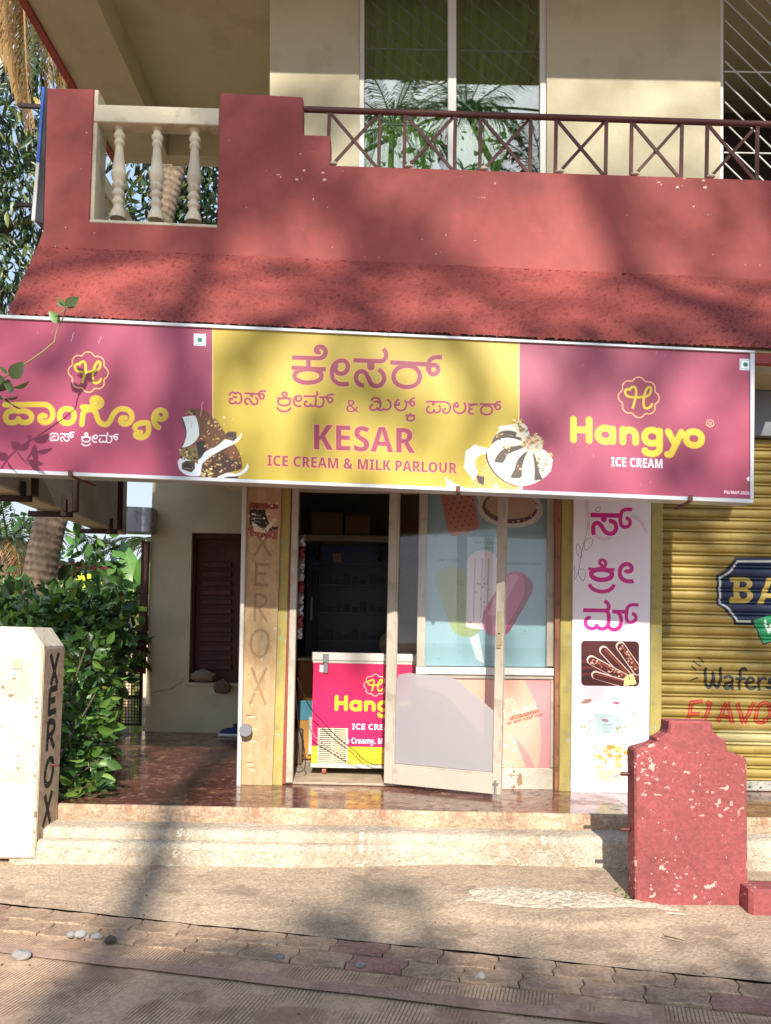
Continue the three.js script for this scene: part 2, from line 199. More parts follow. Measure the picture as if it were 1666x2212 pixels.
const SS = 2048 / 1771;
const signMat = canvasMat(2048, 372, (g) => {
  const pink = '#9a3c58', yellow = '#b9a02e', wine = '#8f3046', halo = '#d89260', inkY = '#d9c032';
  const loc = () => g.setTransform(SS, 0, 0, SS, 150 * SS, 0);
  const art = (ox, oy, k) => g.setTransform(k * SS, -0.0463 * k * SS, 0, k * SS, (ox + 150) * SS, (oy - 687 - 0.0463 * ox) * SS);
  loc(); g.fillStyle = pink; g.fillRect(-160, 0, 1800, 330); g.fillStyle = yellow; g.fillRect(460, 0, 661, 330); g.fillStyle = '#efd98c'; g.fillRect(459, 0, 2, 330); g.fillRect(1120, 0, 2, 330);
  // left third
  emblem(g, 191, 107, 45, '#f2b87c', inkY, 2.6);
  vegMark(g, 419, 14, 26);
  art(0, 841.6, 0.3919); pen(g, WORD.hangyo, '#cbb42c', '#d89a66', 6);
  art(102.8, 923.8, 0.178); pen(g, WORD.iceCream, '#f0e4e8');
  loc();
  // middle third
  art(620.3, 733.1, 0.3645); pen(g, WORD.kesar, wine, '#d89a66', 8);
  art(485.9, 832.9, 0.2734); pen(g, WORD.iceCream, wine, '#d89a66', 7);
  art(789.5, 845.9, 0.319); pen(g, WORD.milkParlour, wine, '#d89a66', 6);
  loc(); textFit(g, '&', 746, 776, 169, 27, wine, '', '#d89a66');
  textFit(g, 'KESAR', 672, 897, 252, 53, '#98304e', 'bold', '#d89a66', 4);
  textFit(g, 'ICE CREAM & MILK PARLOUR', 577, 987, 291, 22, wine, 'bold', '#d89a66', 3);
  // chocolate bar picture
  art(373, 850.2, 0.1198);
  fill(g, 'M100,1270 C60,1160 180,1120 260,1160 C340,1200 460,1200 560,1060 C700,980 800,900 930,810 C1060,850 1160,860 1240,700 C1260,740 1240,820 1150,880 C1000,960 800,1120 640,1200 C560,1300 560,1500 420,1470 C300,1500 110,1420 100,1270 Z M760,1530 C860,1400 1000,1400 1130,1440 C1260,1400 1330,1330 1350,1240 C1400,1320 1360,1420 1200,1470 C1050,1500 980,1480 900,1530 Z', '#dfe6ea');
  fill(g, 'M230,300 C300,250 560,240 690,380 C820,470 900,640 960,720 L960,800 C880,860 800,960 700,980 C560,980 480,900 470,760 C500,560 440,420 400,360 Z', '#6e4526');
  fill(g, 'M150,430 C200,560 250,640 240,740 C220,860 180,920 150,980 C260,980 420,920 490,740 C500,560 430,400 410,390 C330,420 260,400 150,430 Z', '#3b2a22');
  fill(g, 'M175,415 C240,560 260,650 250,740 C230,850 190,920 170,965 C270,960 420,900 480,740 C490,580 440,430 405,385 C330,390 240,400 175,415 Z', '#dfe6e2');
  fill(g, 'M120,1000 C260,950 380,960 420,900 C470,980 480,1160 460,1260 C380,1200 200,1170 130,1080 Z', '#8a7440'); fill(g, 'M420,900 C480,820 560,800 640,960 C560,1060 520,1160 480,1170 C440,1090 460,980 420,900 Z', '#2c211f');
  fill(g, 'M540,1250 C700,1100 960,960 1110,910 C1200,1000 1260,1180 1250,1340 C1120,1420 940,1380 760,1530 L520,1520 C510,1420 520,1330 540,1250 Z', '#4a2b1c');
  fill(g, 'M900,1060 C980,980 1080,940 1120,930 C1200,1020 1230,1180 1230,1230 C1120,1190 1000,1160 900,1060 Z', '#74401f');
  fill(g, 'M900,1520 C980,1470 1080,1490 1190,1480 L1160,1540 L860,1540 Z', '#2e2233');
  nuts(g, 60, () => [rnd(520, 940), rnd(420, 960)], ['#b08a52', '#d9c391', '#4a2a18', '#8a5a2c', '#c79a58'], 10, 34);
  nuts(g, 90, () => { const x = rnd(560, 1230); return [x, rnd(1120 - (x - 560) * 0.12, 1400)]; }, ['#b98a4a', '#e0bf7c', '#3b2016', '#c79350', '#2a1711'], 10, 30);
  nuts(g, 40, () => [rnd(520, 740), rnd(1340, 1520)], ['#a08a3c', '#c9b56c', '#5a451c', '#e0cf94'], 14, 40);
  nuts(g, 26, () => [rnd(220, 440), rnd(290, 390)], ['#7a4a22', '#2c1a12', '#b09060'], 12, 32); nuts(g, 30, () => [rnd(130, 460), rnd(990, 1200)], ['#a08a4c', '#5c4422', '#d0c090', '#3a2616'], 12, 34);
  for (const [x, y, s] of [[170, 1200, 230], [960, 680, 190]]) { fill(g, `M${x},${y + s * 0.2} L${x + s * 0.3},${y} L${x + s},${y + s * 0.02} L${x + s * 1.02},${y + s * 0.6} L${x + s * 0.75},${y + s * 0.9} L${x},${y + s * 0.65} Z`, '#4a3322'); fill(g, `M${x + s * 0.25},${y + s * 0.18} L${x + s * 0.7},${y + s * 0.16} L${x + s * 0.68},${y + s * 0.52} L${x + s * 0.2},${y + s * 0.5} Z`, '#33231a'); stroke(g, `M${x + s * 0.2},${y + s * 0.58} L${x + s * 0.68},${y + s * 0.62}`, '#b7a392', 9); }
  stroke(g, 'M330,470 C345,520 350,560 340,600 M280,430 C300,470 280,500 290,520', '#a9b2ac', 8);
  // cone picture
  art(954.4, 885, 0.1562);
  fill(g, 'M300,790 C330,800 310,620 340,570 C420,540 430,490 480,490 C520,540 620,520 680,570 L640,620 C560,620 470,640 465,760 C470,860 540,960 640,1080 L620,1140 C500,1120 440,1020 420,960 C380,900 330,860 300,790 Z M50,950 C80,940 90,990 150,1010 C190,1060 250,1040 320,1100 L80,1110 C50,1060 80,1010 50,950 Z', '#d7dde3');
  fill(g, 'M610,640 L380,1130 L1010,1150 L1090,1080 C900,1010 700,880 610,640 Z', '#c08a3c');
  for (let i = 0; i < 11; i++) { stroke(g, `M${590 - i * 22},${690 + i * 46} L${700 + i * 42},${880 + i * 30}`, '#e5c376', 7); stroke(g, `M${640 + i * 44},${740 + i * 36} L${420 + i * 62},${1140}`, '#e5c376', 7); }
  fill(g, 'M608,610 C610,880 880,1080 1110,1080 L1270,1010 C900,1040 650,820 660,560 Z', '#3d302c');
  fill(g, 'M625,600 C640,880 900,1070 1110,1074 C1330,1060 1500,920 1520,820 C1560,680 1440,560 1390,560 C1420,440 1350,330 1290,380 C1240,420 1220,380 1210,330 C1180,200 1100,160 1060,200 C960,220 820,200 760,330 C700,420 690,520 625,600 Z', '#cfccba');
  fill(g, 'M750,350 C840,340 980,370 1100,400 L1090,440 C960,380 780,380 690,500 C690,440 730,390 750,350 Z M725,740 C760,600 880,540 920,520 C1020,530 1120,480 1180,500 C1080,580 960,590 900,640 C880,700 860,740 830,750 Z M955,960 C960,880 1030,860 1010,760 C1020,680 1140,600 1190,580 C1130,700 1100,800 1110,930 L1080,965 Z M1260,600 C1330,700 1320,860 1400,980 L1270,1000 C1300,880 1280,720 1260,600 Z M780,330 C880,280 980,300 1040,330 L1020,380 C940,350 860,350 780,360 Z', '#4d4038');
  stroke(g, 'M1190,550 C1060,640 1010,700 990,830 M1250,600 C1180,760 1250,860 1260,980 M1340,620 C1360,760 1420,820 1490,860 M1400,590 C1450,640 1500,680 1520,720', '#efeee2', 40);
  stroke(g, 'M790,440 C900,400 1000,420 1090,470 M680,620 C700,560 740,520 790,500 M800,260 C880,230 940,240 1000,280', '#ecebdd', 36);
  nuts(g, 70, () => { const a = rnd(0, 6.3), r = rnd(0, 130); return [1250 + Math.cos(a) * r * 1.2, 450 + Math.sin(a) * r * 0.9]; }, ['#b49a5c', '#e0d2a0', '#8a7038', '#d2b988', '#c78f6a'], 12, 34);
  nuts(g, 40, () => { const t = rnd(); return [1030 + t * 130 + rnd(-60, 60), 150 + t * 220 + rnd(-40, 40)]; }, ['#b49a5c', '#dccb98', '#7c6636'], 12, 30);
  nuts(g, 46, () => { const t = rnd(); return pick([[900 + rnd(-40, 40), 580 + rnd(-60, 60)], [1080 + rnd(-80, 60), 780 + rnd(-80, 80)], [1330 + t * 60 + rnd(-40, 40), 660 + t * 280], [1430 + rnd(-50, 60), 800 + rnd(-120, 60)], [800 + rnd(-40, 40), 370 + rnd(-30, 60)], [1500 + rnd(-30, 40), 640 + rnd(-30, 30)]]); }, ['#b08c54', '#dcc894', '#6e5430', '#c99a72'], 12, 32);
  fill(g, 'M480,920 L590,940 L580,1060 L500,1020 Z', '#3b2a24'); fill(g, 'M705,1040 L770,1030 L800,1120 L730,1130 Z', '#cfd09a'); fill(g, 'M1055,1085 L1120,1080 L1112,1150 L1055,1140 Z', '#e2e4ea');
  // right third
  loc();
  emblem(g, 1380, 109, 46, '#f2b87c', '#dcc236', 2.6);
  wordmark(g, 1232, 156, 291, 58, '#dcc236', '#b87a44', 6);
  g.strokeStyle = '#f0c88c'; g.lineWidth = 1.6; g.beginPath(); g.arc(1534, 159, 8, 0, 7); g.stroke(); textFit(g, 'R', 1530, 1538, 164, 9, '#f0c88c', '');
  textFit(g, 'ICE CREAM', 1320, 1433, 262, 20, '#f6eef0');
  vegMark(g, 1598, 14, 25);
  textFit(g, 'PG/MAY-2025/', 1564, 1622, 313, 6.5, '#f3dfe6');
  // scratches in the vinyl
  g.globalAlpha = 0.5; for (let i = 0; i < 46; i++) { const x = rnd(-140, 1620), y = rnd(5, 318), l = rnd(2, 9); stroke(g, `M${x},${y} q${rnd(-2, 2)},${l / 2} ${rnd(-4, 2)},${l}`, '#f0cfd8', rnd(0.4, 1.1)); } g.globalAlpha = 1;
  stroke(g, 'M160,24 q-4,6 -2,10 q-3,4 -4,9 M219,30 q-4,8 -6,14 M438,160 q-3,9 -1,16 q-4,8 -4,16', '#e4a6b8', 1.4);
  fill(g, 'M1612,276 l7,-4 l3,8 l-6,3 Z', '#ecd6de');
}, { roughness: 0.42 });

const stripMat = canvasMat(440, 1660, (g) => {
  g.fillStyle = '#f0e6ea'; g.fillRect(0, 0, 440, 1660);
  g.setTransform(0.8, -0.008, 0.0098, 0.8, -113, -68);
  g.globalAlpha = 0.5; fill(g, 'M220,80 C215,160 230,240 245,300 L262,296 C250,220 250,160 250,80 Z M560,180 C620,200 650,260 665,320 L640,300 C620,240 590,220 540,210 Z M300,330 C340,370 390,360 420,320 L420,340 C390,390 330,380 290,350 Z', '#d9b3c8'); g.globalAlpha = 1;
  const vine = 'M140,660 C190,600 180,480 205,420 C215,360 240,330 240,250 M215,440 C200,380 250,340 275,370 C270,420 240,450 215,440 M190,500 C150,480 150,430 165,400 C190,430 200,470 190,500 M180,580 C220,570 240,610 205,665 C170,640 165,600 180,580 M300,170 C290,150 310,135 330,140 C330,165 315,180 300,170 M140,560 C150,600 150,620 140,640'; stroke(g, vine, '#5d5560', 3);
  g.save(); g.translate(113.5, 99.3); g.scale(0.7626, 0.7626); pen(g, WORD.strip, '#d21d86', '#fbe9f2', 12); g.restore();
  g.save(); g.beginPath(); g.roundRect(190, 1084, 412, 318, 30); g.clip(); g.fillStyle = '#4a1612'; g.fillRect(190, 1080, 420, 330);
  for (let i = 0; i < 7; i++) stroke(g, `M180,${1210 + i * 26} C260,${1180 + i * 22} 330,${1230 + i * 20} 620,${1330 + i * 22}`, i % 2 ? '#6e2418' : '#2c0d0c', 12);
  for (const [x0, y0, x1, y1, w, nut] of [[350, 1150, 520, 1330, 52, 0], [470, 1120, 590, 1290, 56, 1], [262, 1220, 510, 1350, 54, 1], [290, 1325, 500, 1385, 46, 0]]) {
    stroke(g, `M${x0},${y0} L${x1},${y1}`, '#e8ccbc', w + 12); stroke(g, `M${x0 + 5},${y0 + 6} L${x1},${y1}`, '#4f1812', w); stroke(g, `M${x0 + 12},${y0 - 4} L${x1 - 4},${y1 - 20}`, '#8c3c28', w * 0.22);
    if (nut) for (let i = 0; i < 40; i++) { const t = rnd(), q = rnd(-0.42, 0.42) * w, L = Math.hypot(x1 - x0, y1 - y0); g.fillStyle = pick(['#c98a76', '#e2b6a4', '#a05a48']); g.beginPath(); g.arc(x0 + (x1 - x0) * t - (y1 - y0) / L * q, y0 + (y1 - y0) * t + (x1 - x0) / L * q, rnd(3, 8), 0, 7); g.fill(); }
  }
  fill(g, 'M500,1340 L520,1318 L548,1390 L490,1400 Z M530,1318 L560,1310 L584,1380 L550,1396 Z', '#e9d48a'); g.restore();
  // faded tub pictures
  g.globalAlpha = 0.85;
  fill(g, 'M190,1520 C220,1490 260,1490 266,1504 C250,1530 210,1530 190,1526 Z', '#b07c60'); fill(g, 'M410,1515 L462,1512 C466,1530 430,1540 410,1515 Z M330,1640 C350,1630 384,1634 386,1652 C366,1660 340,1656 330,1640 Z', '#c93a58');
  textFit(g, 'SORBET', 415, 480, 1552, 9, '#58505a'); textFit(g, 'SORBET', 344, 410, 1682, 10, '#58505a'); textFit(g, 'Natural', 342, 408, 1704, 14, '#7c8790', ''); textFit(g, 'FRUIT', 344, 392, 1730, 9, '#3a3a44');
  fill(g, 'M285,1600 L470,1600 L460,1735 C420,1752 330,1750 300,1735 Z', 'rgba(120,170,168,0.55)'); stroke(g, 'M190,1740 C280,1755 400,1760 470,1745', '#8f9898', 5);
  nuts(g, 40, () => pick([[rnd(190, 250), rnd(1640, 1740)], [rnd(510, 600), rnd(1560, 1740)], [rnd(440, 500), rnd(1670, 1740)]]), ['#a98e62', '#96825c', '#8a7a62', '#b99f4e', '#868a82'], 4, 12);
  nuts(g, 34, () => [rnd(280, 520), rnd(1830, 1980)], ['#cdb565', '#c2a54e', '#b08c3c', '#d8c888'], 8, 34); nuts(g, 14, () => [rnd(290, 520), rnd(1830, 1960)], ['#7c6640', '#a5854a'], 3, 9);
  fill(g, 'M290,1990 L500,1990 L480,2060 C420,2080 340,2080 310,2060 Z', 'rgba(206,184,84,0.6)'); fill(g, 'M410,2040 C430,2020 460,2016 470,2022 C460,2046 430,2056 410,2050 Z', '#8d94a8');
  g.globalAlpha = 1; g.setTransform(1, 0, 0, 1, 0, 0); specks(g, 440, 1660, 60, '#b7a8a8', 1.6);
}, { roughness: 0.4 });

const shutterMat = canvasMat(720, 2000, (g) => {
  const yl = '#98813f'; g.fillStyle = yl; g.fillRect(0, 0, 720, 2000);
  for (let i = 0; i < 900; i++) { g.fillStyle = pick(['rgba(150,120,40,0.10)', 'rgba(230,205,110,0.12)', 'rgba(110,90,50,0.08)', 'rgba(225,215,160,0.12)']); const w = rnd(20, 260); g.fillRect(rnd(-60, 700), rnd(0, 2000), w, rnd(2, 22)); }
  g.globalAlpha = 0.35; fill(g, 'M260,1690 C360,1660 520,1680 640,1700 L660,1740 C540,1760 380,1750 250,1740 Z', '#d6dcc8'); g.globalAlpha = 1;
  for (let i = 0; i < 60; i++) stroke(g, `M${rnd(0, 700)},${rnd(0, 2000)} l${rnd(8, 50)},${rnd(-2, 2)}`, 'rgba(60,45,20,0.55)', rnd(0.8, 2.2));
  g.setTransform(0.3922, -0.0078, 0.0078, 0.3922, (551.4 - 592) * 2, (-201.2 + 650) * 2);
  const oct = 'M1020,140 L1900,140 L1900,850 L1030,850 C980,760 930,680 830,640 L830,330 C920,290 990,210 1020,140 Z';
  stroke(g, oct, '#23242c', 34); fill(g, oct, '#25304e'); stroke(g, 'M1900,168 L1040,168 C1000,250 940,310 850,346 L850,628 C950,670 1000,750 1040,826 L1190,830', '#d8d8cc', 24, 'butt');
  textFit(g, 'B', 960, 1235, 630, 290, '#d2b860', 'bold', '#1d2334', 14); textFit(g, 'A', 1262, 1560, 640, 290, '#d2b860', 'bold', '#1d2334', 14);
  fill(g, 'M960,560 h120 v70 h-120 Z M960,345 h110 v50 h-110 Z', '#d2b860');
  fill(g, 'M1200,810 L1900,600 L1900,900 L1320,1090 Z', '#26232a'); fill(g, 'M1215,815 L1900,612 L1900,880 L1326,1072 Z', '#2f9e66');
  stroke(g, 'M1345,820 L1385,950 L1425,850 L1465,930 L1490,780', '#e6ecde', 26);
  stroke(g, 'M615,1225 L655,1258 M660,1270 L676,1276 M560,1266 L598,1300 M610,1306 L634,1320 M535,1322 L590,1364 M540,1472 L602,1448 M518,1478 L520,1478', '#2c2a24', 15);
  stroke(g, 'M695,1350 C680,1440 690,1555 722,1556 C760,1552 770,1480 776,1395 C776,1500 790,1556 820,1552 C858,1540 862,1430 856,1345 M900,1445 C950,1420 990,1440 985,1480 L985,1570 M985,1500 C930,1500 890,1530 905,1560 C930,1580 980,1550 985,1510 M1135,1360 C1110,1330 1075,1350 1075,1400 L1060,1570 M1030,1460 L1120,1458 M1140,1510 L1220,1496 C1220,1430 1150,1430 1145,1500 C1140,1580 1200,1580 1240,1550 M1275,1450 L1280,1575 M1280,1500 C1290,1450 1330,1440 1350,1460 M1440,1460 C1380,1440 1380,1500 1410,1505 C1450,1520 1430,1580 1370,1555', '#302c2a', 33);
  const fl = 'M520,1720 L660,1705 M540,1720 L505,1900 M525,1850 L625,1845 M700,1710 L745,1740 L690,1890 L660,1910 M920,1715 L830,1935 M930,1715 L990,1955 M860,1870 L975,1890 M1040,1725 L1110,1955 M1225,1720 L1115,1950 M1330,1725 C1270,1740 1230,1850 1250,1920 C1290,1960 1360,1950 1400,1850 C1410,1760 1380,1710 1330,1725';
  stroke(g, fl, '#a67a2c', 54, 'butt'); stroke(g, fl, '#9a3122', 46, 'butt'); stroke(g, fl, 'rgba(224,150,70,0.5)', 12, 'butt');
}, { roughness: 0.5 });

const freezerMat = canvasMat(1065, 1105, (g) => {
  g.translate(-335, -375); g.fillStyle = '#cf1f5a'; g.fillRect(335, 375, 1070, 1110); g.fillStyle = '#efc52c'; g.fillRect(335, 1285, 1070, 200);
  emblem(g, 985, 605, 124, '#f0c0a0', '#f0cf30', 9); wordmark(g, 565, 722, 840, 172, '#f1d832');
  textFit(g, 'ICE CREAM', 750, 1225, 1095, 62, '#f7eef2'); textFit(g, 'e Creamy. M', 690, 1078, 1250, 62, '#f4eaf0');
  for (const x of [845, 970, 1090]) { g.strokeStyle = '#8a6a20'; g.lineWidth = 5; g.beginPath(); g.arc(x, 1390, 38, 0, 7); g.stroke(); g.beginPath(); g.arc(x, 1390, 15, 0, 7); g.stroke(); }
  for (let i = 0; i < 40; i++) { g.globalAlpha = 0.5; stroke(g, `M${rnd(350, 1390)},${rnd(400, 1250)} l${rnd(-26, 26)},${rnd(-6, 12)}`, '#e68aa8', rnd(1, 5)); } g.globalAlpha = 1;
  g.fillStyle = '#eee8e2'; g.fillRect(400, 396, 70, 78);
}, { roughness: 0.32 });

const candyMat = canvasMat(1010, 1400, (g) => {
  g.fillStyle = '#86aab2'; g.fillRect(0, 0, 1010, 1400); g.setTransform(0.8, 0, 0, 0.8, -152, -48);
  fill(g, 'M300,60 L640,60 L735,470 C730,490 560,560 460,565 C430,560 410,520 400,480 Z', '#b0765c'); g.fillStyle = '#7c3c30'; for (let i = 0; i < 11; i++) for (let j = 0; j < 5; j++) { const x = 330 + j * 70 + i * 14 + (i % 2) * 34, y = 80 + i * 44 - j * 10; if (x < 690 && y < 520) { g.beginPath(); g.arc(x, y, 9, 0, 7); g.fill(); } }
  fill(g, 'M650,60 L710,60 L770,200 L735,260 Z', '#cfd2cc'); fill(g, 'M710,80 L750,80 L780,165 L745,180 Z', '#5a4038');
  g.fillStyle = '#cfc8c0'; g.beginPath(); g.ellipse(1055, 290, 340, 185, 0.05, 0, 7); g.fill(); g.fillStyle = '#5e4a40'; g.beginPath(); g.ellipse(1050, 280, 285, 155, 0.05, 0, 7); g.fill(); g.fillStyle = '#b9a184'; g.beginPath(); g.ellipse(1055, 262, 262, 130, 0.05, 0, 7); g.fill();
  nuts(g, 60, () => { const a = rnd(0, 6.3); return [1050 + Math.cos(a) * 275, 278 + Math.sin(a) * 145]; }, ['#4a342a', '#8a6a50', '#d8cdb8', '#6e4a34'], 8, 22);
  textFit(g, 'TUTTI FRUTTI', 686, 960, 638, 24, '#41575c'); textFit(g, 'CANDY', 752, 884, 682, 22, '#41575c'); textFit(g, 'KIWI CANDY', 306, 526, 806, 25, '#41575c'); textFit(g, 'STRAWBERRY CANDY', 998, 1386, 834, 25, '#41575c');
  fill(g, 'M290,1000 C280,900 360,845 450,845 C540,850 600,920 640,1010 L760,1420 C760,1500 690,1535 600,1530 C500,1520 460,1460 420,1350 Z', '#8fa066'); nuts(g, 30, () => [rnd(380, 640), rnd(960, 1480)], ['#4a5a34', '#6b7c48'], 3, 8);
  fill(g, 'M610,820 C620,740 700,690 790,695 C900,700 940,780 940,860 L930,1420 C920,1460 640,1470 608,1420 Z', '#ddc9c8'); for (const x of [695, 770, 835]) stroke(g, `M${x},780 L${x - 8},1350`, '#a98c88', 13); nuts(g, 16, () => [rnd(640, 860), rnd(900, 1400)], ['#a05a4a', '#7c4a38'], 6, 14);
  fill(g, 'M800,1260 L1010,940 C1060,880 1150,880 1220,930 C1300,980 1310,1060 1270,1130 L1080,1440 C1040,1520 900,1550 830,1490 C770,1440 760,1330 800,1260 Z', '#b84a72'); fill(g, 'M1230,945 C1310,990 1310,1070 1270,1130 L1080,1440 C1060,1480 1020,1515 970,1528 L1190,1160 C1220,1080 1220,1000 1180,930 Z', '#8c2448'); fill(g, 'M1010,960 C1060,910 1120,910 1150,950 L960,1290 C900,1330 850,1330 830,1300 Z', '#cd7f9a');
  fill(g, 'M650,1540 L740,1490 L800,1780 L720,1740 Z', '#c3d3d0'); nuts(g, 24, () => [rnd(200, 1430), rnd(800, 1790)], ['#20262a', '#3a3430'], 2, 7);
}, { roughness: 0.35 });

const fadedMat = canvasMat(900, 620, (g, w, h) => {
  g.fillStyle = '#dba58e'; g.fillRect(0, 0, w, h); fill(g, 'M720,0 L900,0 L900,620 L820,620 C860,400 840,200 720,0 Z', '#d4898a'); fill(g, 'M300,620 C420,420 600,520 640,620 Z', '#deb49c'); fill(g, 'M660,400 C720,470 780,560 800,620 L740,620 Z', '#cf8784');
  g.setTransform(0.413, 0, 0, 0.413, 470, -82);
  g.save(); g.translate(200, 690); g.rotate(-0.22); textFit(g, 'NTO', 0, 290, 0, 110, '#efdcb8', ''); textFit(g, 'LA', 40, 330, 165, 130, '#e9d3b0', ''); textFit(g, 'AH', 360, 620, 160, 130, '#efdcb8', ''); g.restore();
  g.save(); g.translate(280, 935); g.rotate(-0.29); kannada(g, ['pa', 'ma', 'ra', 'ai', 'la', 'pa', 'sa', 'ra', 'ka', 'sa'], 120, -60, 480, 52, 13, '#8a4430'); kannada(g, ['la', 'ra', 'sa'], 50, 15, 80, 40, 8, '#9a5a40'); kannada(g, ['ka', 'len', 'sa', 'ra'], 160, 20, 140, 40, 9, '#8a4430'); kannada(g, ['mi', 'ra', 'pa', 'hal'], 330, 20, 160, 40, 9, '#8a4430'); kannada(g, ['ka', 'len', 'ka'], 520, 20, 130, 40, 9, '#8a4430'); g.restore();
  for (const [x, y, r] of [[330, 1330, 40], [460, 1260, 36], [380, 1160, 30], [450, 1395, 34]]) { g.fillStyle = '#e8c9ae'; g.beginPath(); g.arc(x, y, r, 0, 7); g.fill(); }
  g.setTransform(1, 0, 0, 1, 0, 0); specks(g, w, h, 120, '#c9917e', 2); specks(g, w, h, 30, '#6a4a40', 1.5);
  g.fillStyle = '#8fb08a'; g.fillRect(120, 602, 560, 12); g.fillRect(540, 596, 130, 18);
}, { roughness: 0.6 });

const pillarFrontMat = canvasMat(256, 2000, (g, w, h) => {
  g.fillStyle = '#ac9270'; g.fillRect(0, 0, w, h);
  for (let i = 0; i < 1500; i++) { g.fillStyle = pick(['rgba(150,112,70,0.10)', 'rgba(214,184,132,0.10)', 'rgba(190,140,96,0.09)']); g.beginPath(); g.ellipse(rnd(0, w), rnd(0, h), rnd(3, 30), rnd(6, 60), 0, 0, 7); g.fill(); }
  const ink = 'rgba(112,84,52,0.42)', k = (d) => stroke(g, d, ink, 19, 'butt');
  k('M62,330 L190,500 M186,330 L66,500'); k('M84,545 L84,690 M84,552 L176,556 M84,615 L160,617 M84,688 L176,690'); k('M82,745 L82,930 M82,752 C190,742 200,836 84,838 M110,840 L178,930'); k('M130,985 C60,985 50,1060 60,1100 C80,1180 180,1180 190,1090 C200,1020 180,985 130,985'); k('M66,1230 L184,1470 M184,1230 L60,1470');
  fill(g, 'M20,195 L238,200 L236,335 L30,330 Z', '#343030'); fill(g, 'M140,190 L236,190 L238,300 C200,330 150,280 140,190 Z', '#c79a80'); fill(g, 'M20,150 L236,160 L236,186 C160,200 90,190 20,200 Z', '#8c4a40'); fill(g, 'M24,300 C90,350 180,350 238,316 L236,390 L30,370 Z', '#9a5a4c'); fill(g, 'M40,270 L130,330 L210,250 L232,262 L150,350 L60,340 Z', '#d9c4b0');
  stroke(g, 'M40,232 L110,236 M40,252 L120,256 M40,272 L90,275', '#a8a49c', 5); nuts(g, 60, () => [rnd(20, 240), rnd(150, 390)], ['#e0d0be', '#2c2828', '#bd9a68', '#e8dccc'], 3, 12);
  specks(g, w, h, 110, 'rgba(52,38,26,0.8)', 3.2); specks(g, w, h, 40, '#d8c6a2', 5);
  for (const [x, y] of [[30, 1540], [50, 1620], [40, 1850], [60, 1885], [30, 1700]]) { g.fillStyle = '#9c5a44'; g.fillRect(x, y, rnd(20, 60), rnd(4, 12)); g.fillStyle = '#d9cbb4'; g.fillRect(x + 10, y + 12, rnd(20, 80), 5); }
}, { roughness: 0.8 });

